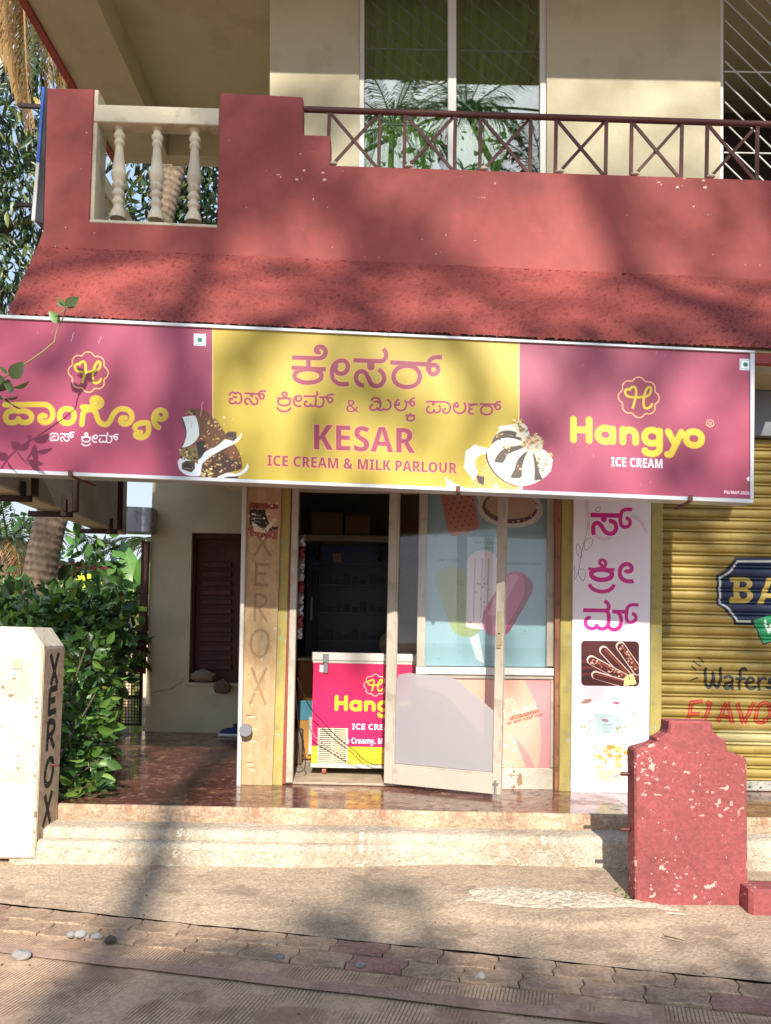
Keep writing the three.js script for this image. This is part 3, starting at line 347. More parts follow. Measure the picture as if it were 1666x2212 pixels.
// ---------------------------------------------------------------- materials
const M = {
  redPaint: weathered({ fleck: 0.05, fleckF: 60, base: [150, 67, 61], stain: [128, 58, 54], cloud: 0.09, stains: 0.45, grain: 0.04, chips: -0.06, chipF: 80, chip: [216, 190, 176], m: 2.6, n: 1024, rough: 0.7, bump: 0.002, s: 11 }),
  redRough: weathered({ base: [142, 66, 60], stain: [112, 52, 48], cloud: 0.1, stains: 0.35, grain: 0.08, m: 1.7, rough: 0.9, bump: 0.004, s: 12 }),
  cream: weathered({ base: [186, 176, 148], stain: [160, 147, 120], cloud: 0.05, stains: 0.3, grain: 0.025, m: 2.4, n: 512, rough: 0.85, bump: 0.002, s: 13 }),
  creamTrim: weathered({ base: [202, 192, 167], stain: [150, 132, 104], cloud: 0.06, stains: 0.4, grain: 0.04, m: 0.9, n: 512, rough: 0.8, bump: 0.002, s: 14 }),
  signBack: weathered({ base: [160, 156, 150], stain: [138, 126, 112], cloud: 0.06, stains: 0.3, grain: 0.03, m: 1.9, rough: 0.9, bump: 0.002, s: 16 }),
  concrete: weathered({ base: [160, 139, 116], stain: [116, 97, 80], cloud: 0.12, stains: 0.5, grain: 0.16, fleck: 0.17, fleckF: 110, m: 1.3, n: 1024, rough: 0.95, bump: 0.008, s: 18, bumpF: 96 }),
  step: weathered({ base: [174, 160, 140], stain: [150, 130, 106], cloud: 0.14, stains: 0.6, grain: 0.16, chips: 0.05, chipF: 60, chip: [192, 180, 162], m: 1.1, n: 1024, rough: 0.95, bump: 0.016, s: 19, bumpF: 56, fleck: 0.14, fleckF: 80 }),
  edgeOrange: weathered({ base: [172, 146, 120], stain: [152, 106, 80], cloud: 0.16, stains: 0.6, grain: 0.12, chips: 0.06, chip: [206, 178, 150], m: 0.8, n: 512, rough: 0.9, bump: 0.008, s: 20, bumpF: 40, fleck: 0.22, fleckF: 60 }),
  yellow: weathered({ base: [172, 155, 84], stain: [140, 134, 96], cloud: 0.12, stains: 0.6, grain: 0.06, chips: 0.03, chip: [150, 160, 140], m: 0.7, n: 256, rough: 0.7, bump: 0.002, s: 21 }),
  wood: weathered({ base: [74, 34, 29], stain: [52, 26, 23], cloud: 0.15, stains: 0.5, grain: 0.08, m: 0.6, n: 256, rough: 0.7, bump: 0.002, s: 22 }),
  brownStrip: weathered({ base: [140, 92, 64], stain: [90, 58, 44], cloud: 0.15, stains: 0.5, grain: 0.08, m: 0.6, n: 256, rough: 0.7, bump: 0.002, s: 23 }),
  railing: weathered({ base: [88, 46, 42], stain: [128, 84, 60], cloud: 0.2, stains: 0.5, grain: 0.1, m: 0.35, n: 256, rough: 0.6, bump: 0.001, s: 24 }),
  whitePaint: weathered({ base: [196, 186, 170], stain: [180, 160, 132], cloud: 0.06, stains: 0.4, grain: 0.05, chips: 0.02, chip: [150, 122, 96], m: 1.2, n: 512, rough: 0.85, bump: 0.004, s: 25 }),
  stubRed: weathered({ fleck: 0.12, fleckF: 90, base: [146, 72, 70], stain: [120, 60, 58], cloud: 0.12, stains: 0.5, grain: 0.08, chips: 0.03, chipF: 52, chip: [200, 156, 142], m: 1.1, n: 1024, rough: 0.8, bump: 0.007, s: 27, bumpF: 40 }),
  soil: weathered({ base: [120, 92, 68], stain: [84, 66, 50], cloud: 0.2, stains: 0.5, grain: 0.2, m: 2.2, n: 512, rough: 1, bump: 0.02, s: 29 }),
  innerWall: weathered({ base: [172, 160, 138], stain: [140, 126, 104], cloud: 0.1, stains: 0.4, m: 2, n: 256, s: 30 }),
  threshold: weathered({ base: [166, 150, 128], stain: [120, 104, 86], cloud: 0.1, stains: 0.4, grain: 0.08, m: 0.9, n: 256, rough: 0.7, s: 31 }),
  alu: weathered({ base: [178, 168, 152], stain: [140, 126, 108], cloud: 0.06, stains: 0.4, grain: 0.03, m: 0.8, n: 256, rough: 0.45, bump: 0.0006, s: 32 }),
  silver: weathered({ base: [150, 156, 164], stain: [96, 98, 104], cloud: 0.14, stains: 0.5, grain: 0.06, m: 0.5, n: 256, rough: 0.5, bump: 0.006, s: 33, bumpF: 24 }),
  signFrame: plain([196, 196, 198], 0.4, 0.5),
  darkMetal: plain([50, 30, 30], 0.55, 0.3),
  maroonMetal: plain([96, 44, 42], 0.55, 0.2),
  black: plain([24, 22, 24], 0.5), darkWood: plain([44, 22, 20], 0.6),
  whiteTrim: plain([214, 212, 204], 0.5),
  pvc: plain([206, 200, 190], 0.35),
  glass: new THREE.MeshPhysicalMaterial({ color: 0xffffff, roughness: 0.0, transmission: 1, thickness: 0, ior: 1.5 }),
  upperGlass: new THREE.MeshPhysicalMaterial({ color: new THREE.Color().setRGB(0.8, 0.86, 0.82), roughness: 0.0, transmission: 1, thickness: 0, ior: 2.0 }),
  film: new THREE.MeshPhysicalMaterial({ color: new THREE.Color().setRGB(0.68, 0.67, 0.69), roughness: 0.6, transmission: 0.7, thickness: 0 }),
  curtain: new THREE.MeshPhysicalMaterial({ color: new THREE.Color().setRGB(0.3, 0.48, 0.12), roughness: 0.9, transmission: 0.25, thickness: 0 }),
};
M.soffit = M.passage = M.cream;   // one cream wash throughout
// polished red-oxide floor: dark red cement, scuffed, glossy
const floorMap = dataTex(1024, (u, v) => {
  const a = fbm(u, v, 4, 5, 201), b = fbm(u, v, 16, 4, 202), c = fbm(u, v * 0.999, 40, 3, 203), g = H(Math.floor(u * 1024), Math.floor(v * 1024), 9);
  let k = [96, 58, 50].map((x) => x * (0.85 + 0.3 * a + (g - 0.5) * 0.06)); k = mix(k, [150, 106, 84], sm(0.56, 0.72, b) * 0.55); k = mix(k, [176, 142, 118], sm(0.66, 0.74, c) * 0.6); return k;
}, 1.7);
const floorRough = dataTex(512, (u, v) => { const a = fbm(u, v, 8, 5, 210), c = fbm(u, v, 40, 3, 211); const r = 52 + 70 * sm(0.45, 0.7, a) + 90 * sm(0.62, 0.75, c); return [r, r, r]; }, 1.7, false);
M.floor = new THREE.MeshPhysicalMaterial({ map: floorMap, roughnessMap: floorRough, roughness: 1, clearcoat: 0.35, clearcoatRoughness: 0.06 });
// brushed concrete road: dirty grooves across it
const roadMap = dataTex(1024, (u, v) => {
  const a = fbm(u, v, 3, 5, 301), b = fbm(u, v, 12, 4, 302), g = H(Math.floor(u * 1024), Math.floor(v * 1024), 5), w = Math.sin((u * 96 + fbm(u, v, 6, 2, 303) * 0.7) * Math.PI * 2), on = sm(0.35, 0.6, fbm(u, v, 10, 3, 304));
  let k = [172, 143, 116].map((x) => x * (0.84 + 0.32 * a + (g - 0.5) * 0.14 + (fbm(u, v, 128, 3, 309) - 0.5) * 0.28)); k = mix(k, [110, 80, 64], sm(0.5, 0.72, b) * 0.4); k = mix(k, [70, 50, 40], sm(0.5, 0.95, w) * on * 0.5); return k;
}, 1.6);
const roadBump = dataTex(1024, (u, v) => { const w = Math.sin((u * 96 + fbm(u, v, 6, 2, 303) * 0.7) * Math.PI * 2), on = sm(0.3, 0.6, fbm(u, v, 10, 3, 304)); const h = 150 - 110 * sm(0.4, 0.95, w) * on + fbm(u, v, 120, 2, 305) * 70; return [h, h, h]; }, 1.6, false);
M.road = new THREE.MeshStandardMaterial({ map: roadMap, bumpMap: roadBump, bumpScale: 0.007, roughness: 0.95 });
M.roadSmooth = weathered({ fleck: 0.12, fleckF: 90, base: [160, 130, 110], stain: [120, 92, 74], cloud: 0.12, stains: 0.45, grain: 0.12, m: 1.1, n: 512, rough: 0.95, bump: 0.004, s: 34 });
M.paverGrey = weathered({ fleck: 0.2, fleckF: 60, base: [154, 129, 105], stain: [112, 88, 72], cloud: 0.14, stains: 0.5, grain: 0.14, m: 0.7, n: 512, rough: 0.95, bump: 0.004, s: 35 });
M.paverTan = weathered({ fleck: 0.2, fleckF: 56, base: [160, 134, 109], stain: [122, 96, 78], cloud: 0.14, stains: 0.5, grain: 0.14, m: 0.63, n: 256, rough: 0.95, bump: 0.004, s: 36 });
M.paverRed = weathered({ fleck: 0.2, fleckF: 56, base: [146, 110, 96], stain: [128, 78, 66], cloud: 0.14, stains: 0.5, grain: 0.14, m: 0.66, n: 256, rough: 0.95, bump: 0.005, s: 37 });
M.dirt = weathered({ base: [92, 70, 54], stain: [60, 46, 36], cloud: 0.2, stains: 0.5, grain: 0.25, m: 0.5, n: 256, rough: 1, bump: 0.01, s: 38 });

// ---------------------------------------------------------------- the ground
const YP = 0.45;                                               // shop floor
const ROAD_TURN = -12.9 * Math.PI / 180, RC = V3(-0.2, 0, 1.98);   // kerb line direction and one point on its inner edge
const U = V3(Math.cos(ROAD_TURN), 0, -Math.sin(ROAD_TURN)), N = V3(Math.sin(ROAD_TURN), 0, Math.cos(ROAD_TURN));   // along the road, towards the viewer
const onRoad = (u, n, y = 0) => RC.clone().addScaledVector(U, u).addScaledVector(N, n).setY(y);
function sheet(nx, ny, at, uvAt) {
  const pos = [], uv = [], idx = [];
  for (let j = 0; j <= ny; j++) for (let i = 0; i <= nx; i++) { const p = at(i / nx, j / ny); pos.push(p.x, p.y, p.z); const q = uvAt ? uvAt(i / nx, j / ny, p) : [p.x, p.z]; uv.push(q[0], q[1]); }
  for (let j = 0; j < ny; j++) for (let i = 0; i < nx; i++) { const a = j * (nx + 1) + i, b = a + 1, c = a + nx + 1, d = c + 1; idx.push(a, c, b, b, c, d); }
  const g = new THREE.BufferGeometry(); g.setAttribute('position', new THREE.Float32BufferAttribute(pos, 3)); g.setAttribute('uv', new THREE.Float32BufferAttribute(uv, 2)); g.setIndex(idx); g.computeVertexNormals(); return g;
}
structure('ground', sheet(2, 2, (u, v) => V3(-120 + 240 * u, -0.06, -120 + 240 * v)), M.soil);
structure('garden_soil', sheet(40, 40, (u, v) => { const x = -9 + 6.8 * u, z = -14 + 14.8 * v; return V3(x, 0.12 + 0.09 * fbm((x + 20) / 40, (z + 20) / 40, 30, 3, 4), z); }), M.soil);
const road = structure('road', sheet(120, 40, (u, v) => { const p = onRoad(-30 + 60 * u, 0.338 + 7 * v); p.y = 0.034 + 0.012 * fbm(u, v, 24, 3, 8); return p; }, (u, v) => [-30 + 60 * u, 0.345 + 7 * v]), M.road);
part('trowelled_band', sheet(200, 4, (u, v) => { const p = onRoad(-6 + 12 * u, 0.5 + 0.1 * v + 0.012 * (fbm(u, 0.5, 40, 3, 88) - 0.5)); p.y = 0.048 + 0.003 * fbm(u, v, 30, 2, 9); return p; }), M.roadSmooth, road);
// concrete apron between the steps and the kerb strip, cracked and uneven
const apronZ = (x, v) => { const zi = RC.z + (x - RC.x) * -Math.tan(ROAD_TURN) - 0.02; return 1.0 + (zi - 1.0) * v; };
const apron = structure('apron_pavement', sheet(260, 70, (u, v) => {
  const x = -4.6 + 9.4 * u, z = apronZ(x, v), f = Math.max(0, (v - 0.1) / 0.9);
  let y = 0.176 - 0.128 * f + 0.016 * (fbm(u, v * 0.35, 24, 4, 5) - 0.5) + 0.006 * (fbm(u, v * 0.35, 90, 3, 6) - 0.5);
  const cx = (x - 0.95) / 0.62, cz = (z - 1.62 - x * 0.06) / 0.2, lump = 1 - cx * cx - cz * cz; if (lump > 0) y += 0.014 * Math.min(1, lump * 3) + 0.012 * fbm(u, v * 0.35, 120, 2, 44);   // patch of rough mortar
  return V3(x, y, z);
}), M.concrete);
// rough pale mortar patch beside the stub
part('mortar_patch', sheet(150, 44, (u, v) => {
  const a = u * Math.PI * 2, r = v, wob = 1 + 0.14 * Math.sin(a * 3 + 1) + 0.1 * Math.sin(a * 5), x = 0.92 + 0.6 * r * wob * Math.cos(a), z = 1.52 + x * 0.05 + 0.17 * r * wob * Math.sin(a);
  const zi = RC.z + (x - RC.x) * -Math.tan(ROAD_TURN) - 0.02, f = Math.max(0, ((z - 1) / (zi - 1) - 0.1) / 0.9);
  return V3(x, 0.176 - 0.128 * f + 0.026 * (1 - r ** 6) + 0.016 * (fbm(mod(x + 5, 10) / 10, mod(z + 5, 10) / 10, 420, 2, 47) - 0.4) * (1 - r ** 4) - 0.02 * r ** 8, z);
}, (u, v, p) => [p.x, p.z]), M.step, apron);
// kerb strip of zigzag pavers
{
  const strip = structure('kerb_strip', sheet(60, 2, (u, v) => onRoad(-5 + 10 * u, -0.05 + 0.44 * v, 0.03)), M.dirt);
  const L = 0.262, R = 0.165, zig = (s) => [[0, 0], [L * 0.25, -0.014 * s], [L * 0.5, 0], [L * 0.75, 0.014 * s], [L, 0]];
  const outline = (w, h) => { const p = []; const e = 0.009; p.push([0, 0], [w * 0.3, e], [w * 0.7, -e], [w, 0], [w + e, h * 0.3], [w - e, h * 0.7], [w, h], [w * 0.7, h - e], [w * 0.3, h + e], [0, h], [-e, h * 0.7], [e, h * 0.3]); return p.map(([x, y]) => V2(x, y)); };
  const variants = [0, 1, 2].map((i) => { const g = prism(outline(L - 0.005, R - 0.005), 0, 0.06, 0.004); g.rotateX(Math.PI / 2); g.translate(0, -0.06, 0); return g; });
  for (let r = 0; r < 2; r++) for (let i = -17; i < 16; i++) {
    const u = i * L + (r ? L * 0.47 : 0), red = (r === 0 && i === 0) || (r === 1 && (i === -8 || i === 0 || i === 6)) || (r === 0 && i === -8);
    const m = part('paver', variants[mod(i, 3)], red ? M.paverRed : mod(i * 7 + r * 3, 4) < 2 ? M.paverGrey : M.paverTan, strip), p = onRoad(u, 0.006 + r * R + rnd(-0.004, 0.004));
    m.position.set(p.x, 0.052 - r * 0.002 + rnd(-0.002, 0.002), p.z); m.rotation.set(rnd(-0.012, 0.012), -ROAD_TURN * -1 + rnd(-0.012, 0.012), rnd(-0.012, 0.012)); m.name = 'paver';
  }
}
// steps
{
  const steps = thing('front_steps', 'worn pale concrete steps leading up to the red shop floor', 'steps');
  const rough = (x0, x1, y0, y1, z0, z1f, mat, name, nx, amp = 0.012) => {   // tread and riser as one bent sheet with an uneven nose
    const g = sheet(nx, 14, (u, v) => { const x = x0 + (x1 - x0) * u, z1 = z1f(x), n1 = (fbm(u, v * 0.2, 40, 4, 60 + nx) - 0.5) * amp; if (v < 0.5) { const t = v / 0.5, k = Math.min(1, (1 - t) * 9); return V3(x, y1 - (1 - k) * 0.012 + n1 * 0.4, z0 + (z1 - z0) * t + (t > 0.9 ? n1 : 0)); } const t = (v - 0.5) / 0.5; return V3(x, y1 - 0.012 - (y1 - 0.012 - y0) * t, z1 + n1 * (1 + 1.6 * Math.sin(t * 9 + u * 60) * 0.3) + 0.01 * t); }, (u, v, p) => [p.x, p.y + p.z]);
    return part(name, g, mat, steps);
  };
  rough(-2.2, 4.4, 0.1, 0.352, 0.7, () => 1.035, M.step, 'step', 320, 0.022);
  rough(-2.2, 0.5, 0.1, 0.292, 0.9, (x) => 1.13 - 0.09 * sm(-0.6, 0.5, x), M.step, 'step', 160, 0.022);
}
// raised floor of the shop and the passage
{
  const f = structure('shop_floor', sheet(40, 20, (u, v) => V3(-2.62 + 7 * u, YP, -3.1 + 3.89 * v)), M.floor);
  const edge = sheet(300, 12, (u, v) => { const x = -2.4 + 6.8 * u, n1 = (fbm(u, v * 0.1, 60, 4, 71) - 0.5) * 0.02; const a = v * 1.5; return v < 0.3 ? V3(x, YP - 0.001 - 0.012 * (v / 0.3) ** 2 + n1 * 0.2, 0.788 + 0.028 * Math.sin(v / 0.3 * 1.57) + n1 * 0.4) : V3(x, YP - 0.013 - 0.14 * (v - 0.3) / 0.7, 0.816 + n1); }, (u, v, p) => [p.x, p.y + p.z]);
  part('worn_edge', edge, M.edgeOrange, f);
}

// ---------------------------------------------------------------- the building
const B = thing('shop_building', 'two storey building with red balcony front over a small shop', 'building');
// upper parapet with its balustrade opening and stepped end
part('parapet', px([[102, 190], [203, 192], [193, 475], [469, 488], [476, 200], [654, 209], [654, 291], [714, 293], [714, 357], [1780, 393], [1780, 612], [80, 534], [94, 495]], 5.85, 0.14, 0.006), M.redPaint, B);
{ // sloping rough-cast canopy below it, plaster thrown on in lumps
  const tl = W(84, 537, 5.88), tr = W(1780, 614, 5.88), br = W(1780, 766, 5.14), bl = W(18, 686, 5.14);
  const n = V3().subVectors(bl, tl).cross(V3().subVectors(tr, tl)).normalize();
  const lump = (x, y, sd) => { const ix = Math.floor(x), iy = Math.floor(y); let best = 9; for (let a = -1; a <= 1; a++) for (let b = -1; b <= 1; b++) { const dx = ix + a + H(ix + a, iy + b, sd) - x, dy = iy + b + H(ix + a, iy + b, sd + 1) - y, q = (dx * dx + dy * dy) / (0.5 + H(ix + a, iy + b, sd + 2)); if (q < best) best = q; } return Math.max(0, 1 - best * 1.5); };
  const rc = (u, v) => { const x = u * 5.6, y = v * 1.03; return (0.02 * Math.sqrt(lump(x * 36, y * 36, 91)) + 0.009 * lump(x * 80, y * 80, 95) + 0.004 * fbm(u, v * 0.18, 40, 2, 93)) * sm(0, 0.03, v); };
  part('rough_cast_canopy', sheet(1250, 220, (u, v) => tl.clone().multiplyScalar((1 - u) * (1 - v)).addScaledVector(tr, u * (1 - v)).addScaledVector(br, u * v).addScaledVector(bl, (1 - u) * v).addScaledVector(n, rc(u, v)), (u, v) => [u * 5.6, v]), M.redRough, B);
  part('canopy_slab', panelGeo(tl, tr, br, bl, 0.1), M.soffit, B);
  part('canopy_lip', bar(bl.clone().add(V3(0, -0.03, -0.04)), br.clone().add(V3(0, -0.03, -0.04)), 0.07, 0.07), M.redPaint, B);
}
part('floor_slab', box(-2.3, 3.9, 3.4, 4.1, -4.2, 0.3), M.soffit, B);
part('balcony_floor', box(-2.3, 3.9, 4.104, 4.16, -4.2, 0.18), M.creamTrim, B);
// upper room
part('wall', px([[583, -75], [1840, -52], [1840, 470], [583, 445]], 6.6, 0.2, 0.003, [[[775, 430], [775, -50], [1182, -45], [1182, 435]], [[1556, 440], [1556, -48], [1800, -44], [1800, 445]]]), M.cream, B, 'cream plastered wall behind the upper railing');
part('side_wall', box(-0.975, -0.8, 4.16, 6.72, -4.2, -0.602), M.cream, B);
part('back_wall', box(-0.8, 3.9, 4.16, 6.72, -4.3, -4.1), M.innerWall, B);
part('side_wall', box(3.85, 4.0, 4.16, 6.72, -4.1, -0.4), M.cream, B);
part('roof', box(-0.976, 4.2, 6.72, 6.9, -4.4, 0.9), M.soffit, B); part('roof', box(-2.93, -0.977, 6.72, 6.9, -2.86, 0.9), M.soffit, B, 'flat roof slab with a cream underside');
part('roof_beam', box(-2.89, -2.35, 6.45, 6.716, -2.8, 0.88), M.soffit, B);
part('roof_beam', box(-2.95, -2.892, 6.42, 6.716, -2.8, 0.89), M.redPaint, B);
part('roof_beam', box(-2.346, -0.98, 6.45, 6.716, -2.84, -2.64), M.soffit, B);
function slidingWindow(x0, x1, mid, y1, green) {
  const w = group('window', B), d = 6.63;
  const fr = (a, b, dd = d, th = 0.06) => part('frame', px(rect(a, -46, b, y1), dd, th), M.whiteTrim, w);
  fr(x0, x0 + 11); fr(x1 - 14, x1); if (mid) fr(mid - 9, mid + 9, 6.61);
  part('frame', px(rect(x0 + 11.5, -46, x1 - 14.5, -34), d, 0.06), M.whiteTrim, w);
  if (green) { part('pane', px(rect(x0 + 12, -33, mid - 9.5, y1), 6.64, 0.005, 0), M.upperGlass, w); part('pane', px(rect(mid + 9.5, -33, x1 - 15, y1), 6.66, 0.005, 0), M.upperGlass, w); }
  return w;
}
{
  const w = slidingWindow(776, 1181, 977, 432, true);
  // diagonal grille behind the glass
  const bars = (W0, xs, d, x0, x1, mat, r, yTop, yBot, slope) => { for (const xa of xs) { let a = [xa, yTop], b = [xa + (yBot - yTop) / slope, yBot]; if (b[0] < x0 || a[0] > x1) continue; if (a[0] < x0) a = [x0, yTop + (x0 - a[0]) * slope]; if (b[0] > x1) b = [x1, yBot - (b[0] - x1) * slope]; if (b[1] - a[1] < 8) continue; part('grille_bar', rod(W(a[0], a[1], d), W(b[0], b[1], d), r, 6), mat, W0); } };
  const grey = plain([150, 156, 150], 0.5, 0.2);
  bars(w, Array.from({ length: 16 }, (_, i) => 330 + i * 54), 6.72, 790, 1164, grey, 0.006, -30, 430, 0.86);
  for (const y of [105, 268]) part('grille_bar', rod(W(790, y, 6.72), W(1164, y + 8, 6.72), 0.006, 6), grey, w);
  // curtain hung in folds, drawn half aside
  const drape = (xa, xb, sweep, d) => { const g = sheet(90, 30, (u, v) => { const xl = xa + (xb - xa) * u, pull = sweep * (u) * sm(0.15, 1, v); const p = W(xl - pull, -40 + 480 * v, d); p.z += 0.035 * Math.sin(u * 46) * (0.6 + 0.4 * v) + 0.012 * Math.sin(u * 113 + v * 3); return p; }); part('curtain', g, M.curtain, w); };
  drape(778, 982, 40, 6.86); drape(980, 1200, 130, 6.9);
  const w2 = slidingWindow(1552, 1806, 0, 436, false);
  bars(w2, Array.from({ length: 15 }, (_, i) => 1130 + i * 45), 6.66, 1566, 1790, plain([196, 196, 192], 0.5, 0.2), 0.006, -30, 430, 0.98);
  for (const y of [155, 330]) part('grille_bar', rod(W(1564, y, 6.66), W(1790, y + 4, 6.66), 0.006, 6), plain([196, 196, 192], 0.5, 0.2), w2);
  part('door_leaf', box(2.9, 3.8, 4.16, 6.4, -1.7, -1.65), M.darkWood, w2);
}
// front balustrade: rail, sill and turned balusters
const balProfile = [[0.056, 0], [0.056, 0.03], [0.05, 0.045], [0.03, 0.085], [0.036, 0.1], [0.046, 0.115], [0.036, 0.135], [0.029, 0.147], [0.036, 0.16], [0.047, 0.175], [0.036, 0.195], [0.031, 0.205], [0.038, 0.215], [0.048, 0.23], [0.04, 0.25], [0.035, 0.26], [0.046, 0.28], [0.052, 0.315], [0.052, 0.322], [0.047, 0.33], [0.044, 0.36], [0.036, 0.42], [0.028, 0.5], [0.027, 0.518], [0.037, 0.53], [0.037, 0.545], [0.029, 0.555], [0.03, 0.565], [0.04, 0.58], [0.038, 0.6], [0.028, 0.612], [0.03, 0.63], [0.04, 0.65], [0.046, 0.665]];
const balGeo = new THREE.LatheGeometry(balProfile.map(([r, y]) => V2(r, y)), 20);
{
  const b = group('balustrade', B);
  part('handrail', px([[204, 225], [474, 233.5], [473.5, 271], [201, 262]], 5.86, 0.13, 0.006), M.creamTrim, b);
  part('sill', px([[194, 473], [469, 485.5], [469, 492], [193, 480]], 5.845, 0.14, 0.004), M.creamTrim, b);
  part('jamb', px([[203.5, 194], [213, 194], [203, 474], [193.5, 474]], 5.87, 0.2, 0.004), M.creamTrim, b);
  for (const x of [255.5, 337, 418]) { const p = W(x, 473 + (x - 255) * 0.045, 5.93), m = part('baluster', balGeo, M.creamTrim, b); m.position.copy(p); m.scale.y = 0.97; }
  const s = group('balustrade', B);   // the return along the open side
  part('handrail', box(-2.36, -2.26, 4.97, 5.1, -2.6, 0.14), M.creamTrim, s); part('sill', box(-2.37, -2.25, 4.3, 4.37, -2.6, 0.14), M.creamTrim, s);
  for (let i = 0; i < 11; i++) { const m = part('baluster', balGeo, M.creamTrim, s); m.position.set(-2.31, 4.37, -0.15 - i * 0.235); m.scale.y = 0.9; }
  const r = group('balustrade', B); part('handrail', box(-2.2, -0.99, 4.97, 5.1, -2.68, -2.58), M.creamTrim, r); for (let i = 0; i < 1; i++) { const m = part('corner_block', box(-2.24, -2.02, 4.16, 4.8, -2.7, -2.56), M.creamTrim, r); }
}
// metal railing: top pipe, posts, crossed bars
{
  const r = group('railing', B), d = 5.9, topAt = (x) => 238 + (x - 694) * 0.0319, botAt = (x) => 357 + (x - 714) * 0.0337;
  part('top_rail', rod(W(658, topAt(650), d), W(1790, topAt(1790), d), 0.0205, 12), M.railing, r);
  const z2 = plain([0, 0, 0]);
  for (let i = 0; i < 7; i++) {
    const xa = 711 + i * 163.2, xb = xa + 108.5;
    for (const x of [xa, xb]) part('post', bar(W(x + 1, topAt(x) + 5, d), W(x - 1, (i || x === xb ? botAt(x) : 294) + 6, d), 0.024, 0.014), M.railing, r);
    part('cross_bar', bar(W(xa + 5, topAt(xa) + 8, d), W(xb - 5, botAt(xb) + 2, d), 0.021, 0.01), M.railing, r);
    part('cross_bar', bar(W(xb - 5, topAt(xb) + 8, d + 0.012), W(xa + 5, botAt(xa) + 2, d + 0.012), 0.021, 0.01), M.railing, r);
    const foot = W(xa + 9, botAt(xa) - 2, d - 0.02), g = new THREE.SphereGeometry(0.02, 8, 6); g.scale(1.5, 0.7, 1); g.translate(foot.x, foot.y + 0.004, foot.z); part('mortar_dab', g, M.creamTrim, r);
  }
}
// ground floor: passage on the left
part('wall', px([[331, 995], [640, 1000], [640, 1602], [313, 1594]], 9.3, 0.2, 0.004, [[[407, 1474], [414, 1150], [560, 1152], [556, 1478]]]), M.passage, B, 'grey cream wall with a dark window at the end of the passage');
{
  const w = group('window', B);
  part('shutter_leaf', px([[414, 1150], [562, 1150], [558, 1478], [406, 1474]], 9.45, 0.04), M.wood, w);
  part('frame', px([[413, 1151], [424, 1151], [417, 1474], [407, 1474]], 9.38, 0.06), M.wood, w); part('frame', px([[424.5, 1151], [556, 1151], [556, 1164], [424.3, 1164]], 9.38, 0.06), M.wood, w);
  for (let i = 0; i < 12; i++) part('louvre', px(rect(436 - i * 0.4, 1215 + i * 20, 500, 1226 + i * 20), 9.42, 0.025), M.wood, w);
  part('sill', px([[402, 1475], [562, 1478], [562, 1484], [402, 1481]], 9.27, 0.16), M.passage, w);
}
part('wall', box(-1.0, -0.86, YP + 0.002, 3.4, -3.28, -0.262), M.passage, B);
part('door_post', px([[306, 1166], [322, 1170], [313, 1456], [298, 1452]], 9.24, 0.05), M.wood, B, 'maroon door edge beside the passage wall');
part('door_band', px([[299, 1309], [318, 1311], [317, 1321], [299, 1320]], 9.225, 0.012), plain([150, 190, 60], 0.6), B);
part('beam_end', px([[266, 1093], [329, 1096], [325, 1151], [264, 1149]], 9.08, 0.215, 0.012), M.silver, B, 'silver painted concrete beam end');
{ const c = [[330, 1497], [345, 1492], [362, 1490], [374, 1486], [384, 1478], [392, 1474], [397, 1466], [400, 1458]].map(([x, y]) => W(x, y, 9.3)); part('crack', tube(c, 0.003, 40, 5), M.black, B); const f = W(398, 1464, 9.297), g = new THREE.SphereGeometry(0.02, 8, 6); g.scale(0.5, 1.6, 0.2); g.translate(f.x, f.y, f.z); part('bare_plaster', g, M.whitePaint, B); }
// shop front
part('pillar', panel([[534, 1035], [609, 1037], [588, 1697], [520, 1695]], 6.19, 0.19, 4, 20), pillarFrontMat, B, 'tan painted pillar with faded XEROX lettering and a torn poster');
part('pillar', post(609.4, 630, 1037, 588.4, 610, 1698, 6.215, 0.2), M.yellow, B, 'narrow yellow painted strip of the pillar');
part('pipe', rod(W(529, 1040, 6.17), W(516, 1696, 6.17), 0.0165, 12), M.pvc, B, 'white plastic rain pipe');
{ const g = new THREE.CylinderGeometry(0.045, 0.045, 0.03, 20); g.rotateX(Math.PI / 2); const p = W(531, 1577, 6.13); g.translate(p.x, p.y, p.z); part('pipe_cap', g, plain([120, 118, 124], 0.5), B); }
part('lintel', box(-1.2, 2.0, 2.62, 3.396, -0.3, -0.02), M.passage, B);
part('wall', box(3.4, 3.6, YP, 3.396, -3.2, -0.1), M.passage, B);
part('back_wall', box(-0.86, 3.4, YP, 3.4, -3.2, -3.02), M.innerWall, B);
part('partition_wall', box(1.9, 2.02, YP, 3.4, -3.02, -0.31), M.innerWall, B);
part('shop_interior_floor', box(-0.86, 1.9, YP + 0.002, YP + 0.02, -3.02, -0.03), M.threshold, B);
